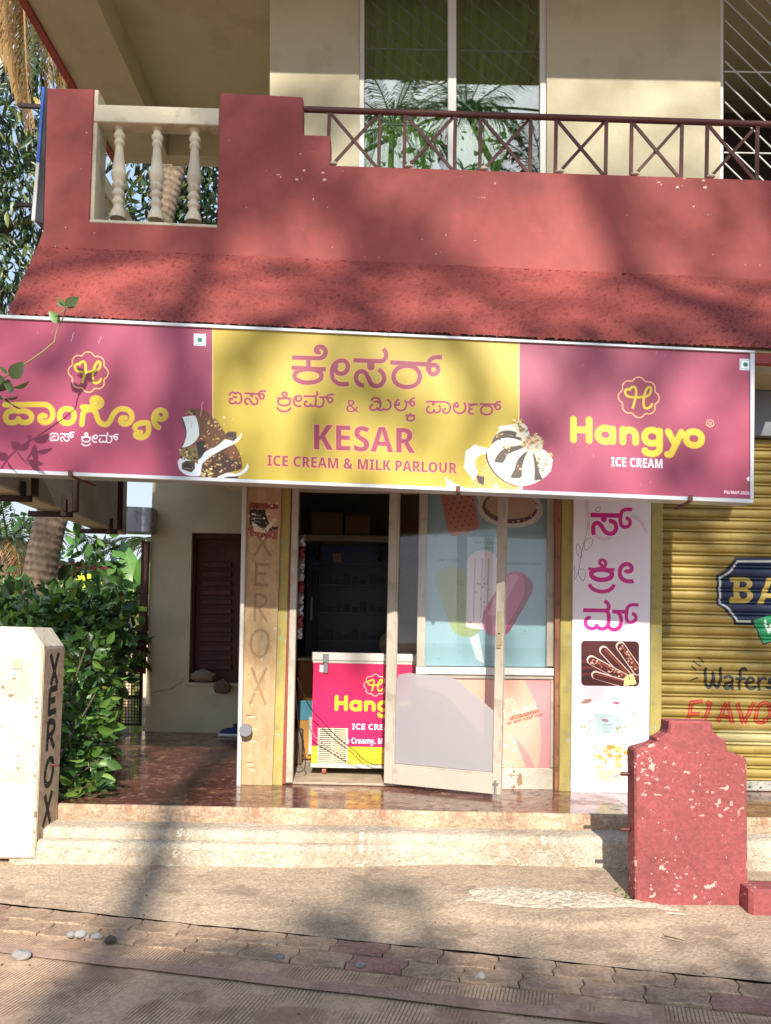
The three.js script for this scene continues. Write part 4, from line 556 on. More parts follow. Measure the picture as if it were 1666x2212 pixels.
{ // aluminium shop front, fixed window with a poster behind the glass, panel below
  const s = group('shop_front', B);
  part('frame', post(632, 646, 1045, 617, 632, 1691, 6.2, 0.07), M.alu, s);
  part('frame', post(630.4, 632, 1045, 610.4, 616.6, 1694, 6.21, 0.05), M.redPaint, s);
  part('frame', post(907, 925, 1040, 900, 918, 1440, 6.22, 0.06), M.alu, s);
  part('frame', post(1184, 1199, 1040, 1181, 1197, 1440, 6.22, 0.06), M.alu, s);
  part('frame', px([[899, 1440.5], [1197, 1443.5], [1197, 1460], [899, 1456]], 6.2, 0.07), M.whiteTrim, s); part('frame', px([[899, 1457], [1197, 1461], [1197, 1468], [899, 1465]], 6.215, 0.05), M.alu, s);
  part('pane', px([[925, 1040], [1184, 1042], [1181, 1443], [918, 1440]], 6.235, 0.005, 0), M.glass, s);
  part('window_poster', panel([[924, 1045], [1186, 1047], [1183, 1441], [917, 1438]], 6.262, 0.004), candyMat, s, 'pale blue poster of kiwi, fruit and strawberry ice candies');
  part('backing_board', px([[924, 1045], [1186, 1047], [1183, 1441], [917, 1438]], 6.28, 0.01), M.darkWood, s);
  part('lower_panel', panel([[900, 1466], [1190, 1469], [1188, 1658], [898, 1656]], 6.23, 0.05), fadedMat, s, 'sun faded pink poster on the panel under the shop window');
  part('base_panel', px([[898, 1657], [1197, 1659], [1197, 1707], [898, 1703]], 6.225, 0.06, 0.006), M.whitePaint, s);
  part('frame', post(1190.5, 1198.5, 1469, 1188.5, 1197, 1659, 6.215, 0.05), M.alu, s);
  part('frame', post(1199.5, 1213, 1035, 1197.5, 1207, 1709, 6.18, 0.1), M.brownStrip, s);
  part('frame', post(1213.4, 1239, 1035, 1207.5, 1233, 1710, 6.2, 0.16), M.yellow, s);
  const g = group('glass_door', B), L = W(829, 1689, 6.2), R = W(1081, 1710, 5.83); L.y = R.y = YP + 0.028;
  g.position.copy(L); g.rotation.y = -Math.atan2(R.z - L.z, R.x - L.x); const w = Math.hypot(R.x - L.x, R.z - L.z), h = 2.16;
  const lean = 0.0;
  part('stile', box(0, 0.066, 0, h, -0.045, 0, 0.003), M.alu, g); part('stile', box(w - 0.058, w, 0, h, -0.045, 0, 0.003), M.alu, g);
  part('bottom_rail', box(0.0665, w - 0.0585, 0, 0.135, -0.044, -0.001, 0.003), M.alu, g); part('top_rail', box(0.0665, w - 0.0585, h - 0.06, h, -0.044, -0.001, 0.003), M.alu, g);
  part('glazing_bead', box(0.0665, 0.076, 0.136, h - 0.061, -0.03, -0.006, 0.002), M.alu, g); part('glazing_bead', box(0.0665, w - 0.0585, 0.1355, 0.146, -0.034, -0.004, 0.002), M.alu, g);
  part('pane', box(0.076, w - 0.0585, 0.146, h - 0.061, -0.024, -0.019, 0), M.glass, g);
  const f = (u, y) => V2(u * w, y);
  part('frosted_film', prism([f(0.09, 0.15), f(0.925, 0.15), f(0.925, 0.57), f(0.61, 0.775), f(0.5, 0.79), f(0.2, 0.805), f(0.11, 0.79), f(0.09, 0.75)], -0.016, 0.0012, 0), M.film, g, 'frosted film peeling from the lower glass');
  const steel = plain([190, 186, 178], 0.3, 0.8);
  part('bolt', [bar(V3(w - 0.032, -0.02, 0.008), V3(w - 0.032, 0.1, 0.008), 0.014), bar(V3(w - 0.05, 0.075, 0.006), V3(w - 0.014, 0.075, 0.006), 0.012)], steel, g);
  part('lock', [box(w - 0.045, w - 0.013, 1.02, 1.25, 0.0005, 0.006, 0.002), box(w - 0.044, w - 0.016, 1.0, 1.018, 0.0005, 0.012, 0.002)], plain([196, 178, 140], 0.4, 0.6), g);
  part('keyhole', (() => { const k = new THREE.CylinderGeometry(0.006, 0.006, 0.01, 10); k.rotateX(Math.PI / 2); k.translate(w - 0.029, 1.1, 0.005); return k; })(), M.black, g);
}
// pillar between shop and shutter, printed strip on it
part('pillar', px([[1238, 1040], [1408, 1040], [1402, 1714], [1232, 1711]], 6.19, 0.3), M.whitePaint, B);
part('pillar', post(1408.4, 1433, 1040, 1402.4, 1428, 1717, 6.2, 0.3), M.yellow, B);
// roller shutter, slat by slat
{
  const s = group('roller_shutter', B), P0 = W(1425, 740, 6.34), z = D0 - 6.34, xL = 2.02, xR = 3.4, pitch = 0.0874;
  const u0 = 592 / F * 6.34, uW = 360 / F * 6.34, vTop = E + 650 / F * 6.34, vH = 1000 / F * 6.34;
  const prof = [[0, -0.016], [0.005, 0.0], [0.015, 0.003], [0.02, -0.012], [0.025, -0.014], [0.031, 0.002], [0.05, 0.009], [0.068, 0.009], [0.082, 0.004], [pitch, -0.016]];
  const y0 = YP + 0.075;
  for (let i = 0; i < 29; i++) {
    const pos = [], uv = [], idx = [];
    prof.forEach(([h, dz], j) => { for (const x of [xL, xR]) { const y = y0 + i * pitch + h; pos.push(x, y, z + dz); uv.push((x - u0) / uW, 1 - (vTop - y) / vH); } if (j) { const a = (j - 1) * 2; idx.push(a, a + 1, a + 2, a + 1, a + 3, a + 2); } });
    const g = new THREE.BufferGeometry(); g.setAttribute('position', new THREE.Float32BufferAttribute(pos, 3)); g.setAttribute('uv', new THREE.Float32BufferAttribute(uv, 2)); g.setIndex(idx); g.computeVertexNormals();
    part('slat', g, shutterMat, s);
  }
  part('bottom_bar', box(xL, xR, YP + 0.004, YP + 0.075, z - 0.03, z + 0.012), weathered({ base: [150, 146, 138], stain: [96, 88, 76], m: 0.5, n: 256, s: 41, chips: 0.04, chip: [60, 60, 64] }), s);
  part('hood', box(xL, xR, 3.062, 3.396, z - 0.1, z + 0.08), plain([122, 124, 130], 0.5, 0.2), s);
}

// ---------------------------------------------------------------- signs
{
  const s = thing('shop_signboard', 'long magenta and yellow ice cream parlour signboard with lettering', 'signboard'), d = 5.12;
  const x0 = -150, x1 = 1621, top = (x) => 687 + 0.0463 * x, bot = (x) => 1013 + 0.0401 * x;
  part('printed_face', panel([[x0, top(x0)], [x1, top(x1)], [x1, bot(x1)], [x0, bot(x0)]], d, 0.09, 16, 4), signMat, s, 'printed face, magenta ends and a yellow middle');
  part('frame', px([[x0, top(x0) - 8.5], [840, top(840) - 7], [840, top(840)], [x0, top(x0)]], d - 0.014, 0.13, 0.003), M.signFrame, s);
  part('frame', px([[840.5, top(840) - 7], [x1 + 11, top(x1) - 5], [x1 + 11, top(x1) + 0.5], [840.5, top(840)]], d - 0.014, 0.13, 0.003), M.signFrame, s);
  part('frame', px([[x0, bot(x0)], [890, bot(890)], [890, bot(890) + 8.5], [x0, bot(x0) + 9]], d - 0.014, 0.13, 0.003), M.signFrame, s);
  part('frame', px([[890.5, bot(890)], [x1 + 8, bot(x1)], [x1 + 6, bot(x1) + 9.5], [890.5, bot(890) + 8.5]], d - 0.014, 0.13, 0.003), M.signFrame, s);
  part('frame', px([[x1, top(x1) + 0.8], [x1 + 10.5, top(x1) + 1], [x1 + 7.5, bot(x1) - 0.5], [x1, bot(x1) - 0.5]], d - 0.014, 0.13, 0.003), M.signFrame, s);
  for (const x of [152, 990, 1492]) {
    const a = W(x, bot(x) - 3, d - 0.03), b = W(x, bot(x) + 9, d - 0.03);
    part('clip', [bar(a, b, 0.024, 0.006), bar(b.clone().add(V3(0, 0.002, 0.002)), b.clone().add(V3(0.03, 0.002, -0.34)), 0.024, 0.012)], M.maroonMetal, s);
  }
  for (const x of [300, 1250]) { const a = W(x, 900, d + 0.1); part('bracket', bar(a, a.clone().add(V3(0, 0.06, -0.9)), 0.035), M.darkMetal, s); }
}
tag(part('poster_strip', panel([[1240, 1078], [1406, 1083], [1401, 1717], [1233, 1713]], 6.183, 0.004, 4, 16), stripMat), 'tall white ice cream poster strip with magenta Kannada letters on the pillar', 'poster');
{
  const s = thing('side_signboard', 'dark back of a signboard along the side of the building on bracket frames', 'signboard');
  part('panel', box(-2.74, -2.57, 2.5, 3.4, -2.23, 1.0), M.signBack, s);
  part('light_edge', box(-2.76, -2.57, 2.484, 2.499, -2.23, 1.0), M.creamTrim, s);
  for (const d of [5.95, 6.73, 7.86]) {
    const z = D0 - d, f = group('bracket_frame', s), c = 0.042;
    part('upright', box(-2.485, -2.443, 2.47, 3.4, z - c, z, 0.006), M.darkMetal, f); part('foot', box(-2.83, -2.486, 2.43, 2.472, z - c, z, 0.006), M.darkMetal, f); part('stub', box(-2.556, -2.53, 2.474, 2.57, z - c, z, 0.004), M.darkMetal, f);
  }
}
{
  const s = thing('projecting_sign', 'narrow blue and white sign seen edge on beside the balcony', 'sign');
  part('back', px([[98, 187], [103, 190], [95, 484], [76, 478]], 6.0, 0.4), M.black, s);
  part('edge', px([[90, 187], [97.5, 187], [85.5, 350], [78, 350]], 5.99, 0.03), plain([44, 84, 168], 0.4), s); part('edge', px([[78, 350.5], [85.5, 350.5], [75.5, 478], [67, 476]], 5.99, 0.03), plain([206, 208, 204], 0.4), s);
  for (const y of [228, 442]) part('arm', bar(W(40, y, 6.2), W(104, y + 4, 6.2), 0.025), M.darkMetal, s);
}
// ---------------------------------------------------------------- gate pillar and wall stub
{
  const s = thing('gate_pillar', 'white plastered gate pillar with black XEROX lettering down its side', 'pillar'), d = 5.05;
  const pts = [[-120, 1350], [66, 1355], [94, 1396], [74, 1856], [-120, 1856]];
  const g = px(pts, d, 0.33, 0.012); part('body', g, M.whitePaint, s);
  // side skin in the duller side colour, 3 mm proud, with the painted letters
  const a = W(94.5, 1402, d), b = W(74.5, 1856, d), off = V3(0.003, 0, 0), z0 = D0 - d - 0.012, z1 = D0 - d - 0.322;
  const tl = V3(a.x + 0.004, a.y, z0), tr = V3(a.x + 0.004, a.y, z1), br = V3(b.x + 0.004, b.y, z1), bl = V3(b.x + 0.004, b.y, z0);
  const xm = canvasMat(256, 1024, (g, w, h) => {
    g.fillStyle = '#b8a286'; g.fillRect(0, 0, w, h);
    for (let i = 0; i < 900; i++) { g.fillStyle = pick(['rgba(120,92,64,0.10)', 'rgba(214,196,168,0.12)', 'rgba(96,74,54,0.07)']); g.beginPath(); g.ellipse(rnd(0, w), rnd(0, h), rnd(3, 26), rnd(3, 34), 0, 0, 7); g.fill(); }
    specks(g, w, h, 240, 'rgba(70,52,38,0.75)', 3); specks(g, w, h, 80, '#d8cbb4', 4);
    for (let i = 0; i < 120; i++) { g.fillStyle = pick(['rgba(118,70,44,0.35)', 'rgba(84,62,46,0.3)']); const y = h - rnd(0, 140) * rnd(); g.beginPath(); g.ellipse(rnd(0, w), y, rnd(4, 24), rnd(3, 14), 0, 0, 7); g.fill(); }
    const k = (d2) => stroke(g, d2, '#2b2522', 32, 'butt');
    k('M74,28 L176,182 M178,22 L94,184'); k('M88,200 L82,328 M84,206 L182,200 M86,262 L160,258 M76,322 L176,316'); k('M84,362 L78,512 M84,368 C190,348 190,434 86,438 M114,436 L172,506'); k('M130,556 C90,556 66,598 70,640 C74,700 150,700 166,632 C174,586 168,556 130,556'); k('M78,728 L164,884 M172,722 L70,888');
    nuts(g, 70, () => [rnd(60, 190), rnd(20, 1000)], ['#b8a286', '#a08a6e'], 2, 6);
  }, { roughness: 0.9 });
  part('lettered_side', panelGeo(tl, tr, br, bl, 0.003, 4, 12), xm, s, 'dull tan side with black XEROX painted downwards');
  const bolt = (x, y, dz) => rod(V3(b.x + 0.01, W(90, y, d).y, z0 - dz), V3(b.x + 0.07, W(90, y, d).y, z0 - dz), 0.008, 8);
  part('hinge_pin', bolt(0, 1662, 0.16), M.maroonMetal, s);
  const tagp = W(38, 1434, d); part('small_plate', box(tagp.x - 0.028, tagp.x + 0.028, tagp.y - 0.03, tagp.y + 0.03, tagp.z + 0.0005, tagp.z + 0.006), plain([176, 168, 140], 0.6), s);
}
{
  const s = thing('wall_stub', 'chipped red painted concrete stub with a stepped top beside the steps', 'pillar'), d = 4.62;
  const pts = [[1371, 1623], [1376, 1618], [1412, 1608], [1419, 1603], [1420, 1596], [1432, 1591], [1442, 1584], [1445, 1576], [1446, 1559], [1450, 1557], [1535, 1559], [1539, 1562], [1541, 1582], [1552, 1590], [1564, 1597], [1570, 1606], [1572, 1624], [1604, 1633], [1614, 1640], [1617, 2000], [1373, 1990]];
  const g = px(pts, d, 0.15, 0.01); part('body', g, M.stubRed, s);
  for (const [x, y] of [[1362, 1678], [1360, 1800]]) { const p = W(1371, y, d); part('hinge_stub', rod(V3(p.x - 0.05, p.y, p.z - 0.09), V3(p.x + 0.01, p.y, p.z - 0.09), 0.011, 8), M.maroonMetal, s); }
}
{
  const s = part('low_wall', (() => { const g = px([[1620, 1922], [1760, 1926], [1760, 2040], [1620, 2040]], 4.5, 0.2, 0.02); return g; })(), M.stubRed); tag(s, 'low pink plastered kerb wall beside the red stub', 'low wall');
}
// ---------------------------------------------------------------- inside the shop
{
  const d = 6.56, f = thing('chest_freezer', 'magenta chest freezer with white lid and yellow lettering in the doorway', 'freezer'), z = D0 - d;
  const A = W(676, 1432, d), Bq = W(899, 1436, d), C = W(670, 1658, d), y0 = YP + 0.075, y1 = A.y, xa = A.x, xb = Bq.x, dep = 0.58;
  part('body', box(xa + 0.003, xb - 0.003, y0 + 0.03, y1, z - dep, z - 0.004, 0.008), plain([200, 30, 90], 0.35), f);
  part('printed_front', panelGeo(V3(xa + 0.004, y1, z), V3(xb - 0.004, y1, z), V3(xb - 0.004, y0 + 0.03, z), V3(xa + 0.004, y0 + 0.03, z), 0.003), freezerMat, f);
  part('base_trim', box(xa, xb, y0, y0 + 0.029, z - dep, z + 0.006, 0.006), plain([226, 220, 206], 0.5), f);
  const lid = group('lid', f); part('lid_top', box(xa - 0.006, xb + 0.006, y1 + 0.017, y1 + 0.082, z - dep - 0.005, z + 0.008, 0.01), plain([216, 210, 200], 0.4), lid); part('seal', box(xa, xb, y1 + 0.001, y1 + 0.0165, z - dep, z + 0.002, 0.002), plain([206, 198, 186], 0.5), lid);
  part('lid_label', box(xa + 0.05, xb - 0.05, y1 + 0.0825, y1 + 0.085, z - dep + 0.05, z - 0.06, 0.001), plain([70, 26, 60], 0.3), f);
  const chrome = plain([190, 186, 180], 0.25, 0.9); part('latch', [box(xa + 0.078, xa + 0.122, y1 + 0.005, y1 + 0.07, z + 0.0085, z + 0.024, 0.004), box(xa + 0.084, xa + 0.12, y1 - 0.075, y1 + 0.004, z + 0.003, z + 0.02, 0.004)], chrome, f);
  const gr = group('vent_grille', f), gx0 = W(687, 1600, d).x, gx1 = W(751, 1600, d).x, gt = W(700, 1572, d).y, gb = y0 + 0.034;
  part('recess', box(gx0 + 0.003, gx1 - 0.003, gb, gt, z + 0.0004, z + 0.002, 0), plain([60, 44, 34], 0.8), gr);
  for (const x of [gx0, (gx0 + gx1) / 2 - 0.006, gx1 - 0.008]) part('rib', box(x, x + 0.01, gb, gt, z + 0.0022, z + 0.013, 0.002), plain([226, 212, 180], 0.5), gr);
  for (let i = 0; i <= 17; i++) { const y = gb + (gt - gb) * i / 17.6; part('slat', box(gx0 + 0.01, gx1 - 0.008, y, y + 0.008, z + 0.0024, z + 0.01, 0.001), plain([226, 212, 180], 0.5), gr); }
  for (const [x, zz] of [[xa + 0.1, z - 0.05], [xb - 0.1, z - 0.05], [xa + 0.1, z - dep + 0.06], [xb - 0.1, z - dep + 0.06]]) { const g = new THREE.CylinderGeometry(0.028, 0.028, 0.03, 16); g.rotateZ(Math.PI / 2); g.translate(x, YP + 0.049, zz); part('caster', g, plain([168, 84, 76], 0.5), f); }
}
{
  const d = 7.3, f = thing('old_freezer', 'yellow and blue old chest freezer behind the magenta freezer', 'freezer'), z = D0 - d, a = W(645, 1428, d), b = W(730, 1428, d);
  const y0 = YP + 0.03, y1 = a.y;
  part('body', box(a.x, b.x, y0 + 0.5, y1, z - 0.4, z, 0.01), plain([168, 112, 44], 0.5), f); part('lid', box(a.x - 0.01, b.x, y1 + 0.002, y1 + 0.03, z - 0.41, z + 0.01, 0.006), plain([196, 190, 178], 0.5), f);
  part('blue_band', box(a.x, b.x, y0 + 0.33, y0 + 0.499, z - 0.4, z, 0.004), plain([70, 130, 150], 0.5), f); part('lower_body', box(a.x, b.x, y0, y0 + 0.329, z - 0.4, z, 0.004), plain([170, 120, 50], 0.5), f);
  part('vent', box(a.x + 0.1, a.x + 0.2, y0 + 0.04, y0 + 0.36, z + 0.001, z + 0.02, 0.003), plain([188, 186, 180], 0.5), f);
  for (let i = 0; i < 12; i++) part('slot', box(a.x + 0.15, a.x + 0.19, y0 + 0.06 + i * 0.024, y0 + 0.07 + i * 0.024, z + 0.0205, z + 0.022, 0), M.black, f);
  const c = thing('stabiliser_box', 'small grey brown box on the floor beside the freezer', 'box'); part('case', box(a.x - 0.05, a.x + 0.07, YP + 0.022, YP + 0.3, z + 0.15, z + 0.27, 0.01), plain([110, 92, 78], 0.6), c); part('lid', box(a.x - 0.045, a.x + 0.065, YP + 0.3005, YP + 0.31, z + 0.155, z + 0.265, 0.004), plain([84, 70, 60], 0.6), c);
}
{
  const d = 8.1, f = thing('drinks_fridge', 'tall dark glass door fridge at the back of the shop', 'fridge'), a = W(664, 1160, d), b = W(850, 1160, d), z = D0 - d, yT = a.y;
  part('cabinet', box(a.x, b.x, YP + 0.03, yT, z - 0.55, z - 0.012), plain([26, 30, 44], 0.4), f);
  const q = (x0, y0, x1, y1, t, m, n) => { const p0 = W(x0, y0, d), p1 = W(x1, y1, d); return part(n, box(p0.x, p1.x, p1.y, p0.y, z - 0.01, z - 0.01 + t, 0.002), m, f); };
  q(670, 1175, 845, 1225, 0.02, plain([28, 40, 92], 0.4), 'header'); q(676, 1232, 682, 1580, 0.03, M.black, 'door_frame'); q(838, 1232, 845, 1580, 0.03, M.black, 'door_frame'); q(672, 1290, 676, 1340, 0.06, plain([150, 150, 150], 0.3, 0.5), 'handle');
  for (let i = 0; i < 4; i++) { q(683, 1262 + i * 60, 837, 1268 + i * 60, 0.012, plain([90, 92, 92], 0.4), 'shelf'); }
  q(720, 1195, 738, 1215, 0.024, plain([170, 120, 110], 0.5), 'badge');
  for (let i = 0; i < 3; i++) for (let k = 0; k < 8; k++) q(686 + k * 18.5, 1240 + i * 60 + 6 * ((k * 7 + i) % 3), 700 + k * 18.5, 1261 + i * 60, 0.01, plain(pick([[40, 48, 38], [52, 44, 36], [32, 36, 50], [60, 58, 52]]), 0.5), 'bottle');
  const s = thing('wall_shelf', 'pale shelf board above the fridge inside the dark shop', 'shelf'), d2 = 7.7, s0 = W(655, 1154, d2), s1 = W(850, 1160, d2); part('board', box(s0.x, s1.x, s0.y - 0.055, s0.y, D0 - d2 - 0.4, D0 - d2), plain([150, 140, 128], 0.6), s);
  for (const x of [s0.x + 0.1, s1.x - 0.14]) part('bracket', box(x, x + 0.03, s0.y - 0.2, s0.y - 0.056, D0 - d2 - 0.38, D0 - d2 - 0.1), M.darkMetal, s);
  for (const [i, x0, x1, h] of [[0, 672, 740, 0.2], [1, 745, 800, 0.17]]) { const p = W(x0, 1150, d2), r = W(x1, 1150, d2), c = thing('carton', i ? 'smaller brown carton on the shelf inside the shop' : 'wide brown carton on the shelf inside the shop', 'carton'); part('box', box(p.x, r.x, s0.y + 0.001, s0.y + h, D0 - d2 - 0.3, D0 - d2 - 0.03), plain([112, 84, 62], 0.8), c); part('flap', box(p.x - 0.004, r.x + 0.004, s0.y + h + 0.001, s0.y + h + 0.008, D0 - d2 - 0.3, D0 - d2 - 0.02), plain([120, 92, 68], 0.8), c); }
}
{ // snack packets hanging just inside the door
  const s = thing('snack_packets', 'strips of silver and red snack packets hanging inside the doorway', 'snack packets');
  const foil = plain([150, 146, 148], 0.3, 0.7), red = plain([120, 36, 40], 0.35, 0.2);
  part('cord', rod(W(651, 1100, 6.5), W(644, 1380, 6.5), 0.003, 6), M.black, s);
  for (let i = 0; i < 9; i++) { const c = W(652 - i * 0.8, 1168 + i * 25, 6.5), g = sheet(6, 8, (u, v) => V3((u - 0.5) * 0.055 + 0.004 * Math.sin(v * 9 + i), (0.5 - v) * 0.085, 0.016 * Math.sin(u * 3.14) * Math.sin(v * 3.14) + 0.004 * Math.sin(u * 17 + v * 13 + i * 2))); g.translate(c.x, c.y, c.z); part('packet', g, i % 3 === 1 ? red : foil, s); }
}
tag(part('sack', (() => { const g = new THREE.SphereGeometry(0.24, 24, 16); const p = g.attributes.position; for (let i = 0; i < p.count; i++) { const k = 1 + 0.18 * (fbm(mod(p.getX(i) + 2, 4) / 4, mod(p.getY(i) + p.getZ(i) + 2, 4) / 4, 24, 3, 77) - 0.5); p.setXYZ(i, p.getX(i) * k, p.getY(i) * k * 0.7, p.getZ(i) * k); } g.computeVertexNormals(); const c = W(880, 1402, 6.9); g.translate(c.x, YP + 0.86 + 0.16, c.z - 0.1); return g; })(), plain([132, 116, 102], 0.9)), 'pale cloth sack behind the glass door above the freezer', 'sack');
{
  const cab = plain([40, 30, 28], 0.5);
  const q = (l) => l.map(([x, y, d]) => W(x, y, d));
  tag(part('electric_cable', tube(q([[642, 1462, 6.3], [652, 1492, 6.35], [672, 1530, 6.42], [700, 1562, 6.46], [735, 1598, 6.49], [762, 1618, 6.5], [785, 1640, 6.5], [803, 1650, 6.5], [840, 1652, 6.5]]), 0.0042, 80, 6), cab), 'dark electric cable sagging across the magenta freezer front', 'cable');
  tag(part('electric_cable', tube(q([[664, 1560, 6.4], [680, 1590, 6.46], [712, 1616, 6.5], [745, 1636, 6.5], [780, 1650, 6.49], [840, 1656, 6.49]]), 0.0042, 70, 6), plain([150, 132, 112], 0.5)), 'pale electric cable drooping low over the freezer vent', 'cable');
  tag(part('electric_cable', tube(q([[636, 1452, 6.28], [646, 1570, 6.35], [656, 1610, 6.4], [660, 1640, 6.42], [658, 1660, 6.42], [645, 1668, 6.4], [636, 1660, 6.36], [634, 1640, 6.34]]), 0.0038, 70, 6), cab), 'thin dark cable looping down to the floor inside the door frame', 'cable');
}
// ---------------------------------------------------------------- passage odds and ends
{
  const s = thing('shoe', 'dark blue canvas shoe with a white sole on the passage floor', 'shoe'), d = 9.0, p = W(502, 1588, d);
  const prof = [[0, 0], [0.26, 0], [0.27, 0.02], [0.262, 0.03], [0, 0.03], [-0.008, 0.014]].map(([x, y]) => V2(x, y)); const sole = prism(prof, 0.045, 0.09, 0.008); sole.translate(p.x - 0.14, YP + 0.002, p.z); part('sole', sole, plain([206, 204, 198], 0.6), s);
  const up = new THREE.SphereGeometry(0.1, 20, 12, 0, 6.3, 0, 1.57), q = up.attributes.position; for (let i = 0; i < q.count; i++) { const x = q.getX(i) * 1.25; q.setXYZ(i, x, q.getY(i) * (x > 0.02 ? 0.95 : 0.6), q.getZ(i) * 0.42); } up.computeVertexNormals(); up.translate(p.x - 0.01, YP + 0.032, p.z); part('upper', up, plain([34, 46, 92], 0.8), s);
  const c = new THREE.TorusGeometry(0.042, 0.01, 8, 18); c.rotateX(1.57); c.scale(1, 1, 0.7); c.translate(p.x + 0.06, YP + 0.125, p.z); part('collar', c, plain([24, 30, 60], 0.8), s);
}
const crumple = (c, rx, ry, rz, sd) => { const g = new THREE.SphereGeometry(1, 28, 20), p = g.attributes.position; for (let k = 0; k < p.count; k++) { const a = p.getX(k), b = p.getY(k), e = p.getZ(k), f = 0.7 + 0.6 * fbm((Math.atan2(e, a) / 6.2832 + 1) % 1, (b + 1) / 2.01, 5, 3, sd) + 0.12 * Math.abs(Math.sin(a * 5 + b * 4 + sd)); p.setXYZ(k, a * f * rx, Math.max(-ry, b * f * ry), e * f * rz); } g.computeVertexNormals(); g.translate(c.x, c.y, c.z); return g; };
tag(part('folded_cloth', crumple(W(438, 1462, 9.27).add(V3(0, 0.01, 0.0)), 0.12, 0.065, 0.07, 55), plain([128, 112, 94], 0.95)), 'crumpled pale cloth left on the passage window sill', 'cloth');
tag(part('rag', crumple(W(480, 1484, 9.18), 0.085, 0.075, 0.045, 56), plain([96, 74, 62], 0.95)), 'small brown rag hanging over the passage window sill', 'rag');
{
  const s = thing('garden_gate', 'black iron garden gate with wire mesh behind the bush', 'gate'), d = 9.6, iron = plain([30, 30, 32], 0.5, 0.4);
  const x0 = 205, x1 = 310, y0 = 1442, y1 = 1568; for (const x of [x0, 258, x1 - 4]) part('upright', bar(W(x, y0, d), W(x - 3, y1, d), 0.03), iron, s);
  for (const y of [y0, 1503, y1 - 5]) part('rail', bar(W(x0, y, d), W(x1 - 3, y + 2, d), 0.025), iron, s);
  for (let i = 0; i < 16; i++) part('mesh_wire', rod(W(x0 + 4 + i * 6.4, y0, d), W(x0 + 2 + i * 6.4, y1, d), 0.004, 5), iron, s);
  for (let i = 0; i < 18; i++) part('mesh_wire', rod(W(x0, y0 + 4 + i * 6.8, d), W(x1 - 5, y0 + 6 + i * 6.8, d), 0.004, 5), iron, s);
}
// stones on the road edge
{
  const mats = [plain([138, 134, 128], 0.95), plain([118, 114, 110], 0.95), plain([158, 152, 144], 0.95), plain([84, 74, 66], 0.95)];
  const list = [[156, 2024, 0.026, 0, 'small grey stone'], [178, 2026, 0.034, 2, 'pale lumpy stone'], [208, 2029, 0.03, 2, 'flat whitish stone'], [238, 2036, 0.03, 3, 'dark brown stone'], [46, 2072, 0.042, 0, 'long grey stone'], [604, 2073, 0.026, 1, 'grey chip of stone'], [780, 2089, 0.024, 0, 'pale chip of stone'], [1038, 2116, 0.03, 2, 'smooth whitish stone'], [88, 1850, 0.03, 1, 'grey stone'], [455, 1882, 0.012, 2, 'tiny white pebble']];
  const where = ['in a row of stones on the paver edge', 'between two others on the paver edge', 'at the end of the stone row on the paver edge', 'next to the paver joint at the road', 'alone on the brushed road surface', 'on the long joint of the grey pavers', 'beside the red pavers at the road edge', 'in the gap below the pavers', 'at the foot of the white gate pillar', 'alone on the concrete apron'];
  list.forEach(([x, y, r, m, what], i) => {
    const g = new THREE.IcosahedronGeometry(r * 0.72, 2), p = g.attributes.position; for (let k = 0; k < p.count; k++) { const a = p.getX(k) / r, b = p.getY(k) / r, c = p.getZ(k) / r, f = 0.72 + 0.6 * vn((a + 3) * 1.6 + i * 3, (b * 1.3 + c + 3) * 1.6, 64, 5 + i); p.setXYZ(k, p.getX(k) * f * 1.25, p.getY(k) * f * 0.8, p.getZ(k) * f); } g.computeVertexNormals();
    const yy = y < 1860 ? 0.17 : y < 1900 ? 0.15 : i < 4 || i === 6 ? 0.048 : 0.04, d = (E - yy) * F / ((y - CY) - (x - CX) * RHO), c = W(x, y, d); g.translate(c.x, yy + r * 0.45, c.z);
    tag(part('stone', g, mats[m]), what + ' ' + where[i], 'stone');
  });
  const grit = new THREE.InstancedMesh(new THREE.IcosahedronGeometry(1, 0), plain([200, 190, 180], 1), 420), m4 = new THREE.Matrix4(); grit.name = 'grit'; grit.userData = { kind: 'stuff', label: 'loose grit and dry bits scattered over the apron and road', category: 'grit' };
  for (let i = 0; i < 420; i++) { const x = rnd(-2.6, 2.6), v = rnd(), onA = rnd() < 0.6, z = onA ? apronZ(x, v) : RC.z + (x - RC.x) * -Math.tan(ROAD_TURN) + rnd(0.3, 1.6), y = onA ? 0.176 - 0.128 * Math.max(0, (v - 0.1) / 0.9) : 0.042, s = rnd(0.001, 0.0055) * rnd(0.5, 1); m4.makeRotationFromEuler(new THREE.Euler(rnd(0, 6), rnd(0, 6), rnd(0, 6))).scale(V3(s * rnd(0.8, 2), s * 0.7, s)).setPosition(x, y + 0.002, z); grit.setMatrixAt(i, m4); grit.setColorAt(i, new THREE.Color(pick(['#8a745f', '#9c8670', '#b8a68e', '#6a5646', '#c0b29c']))); }
  shade(grit); scene.add(grit);
}

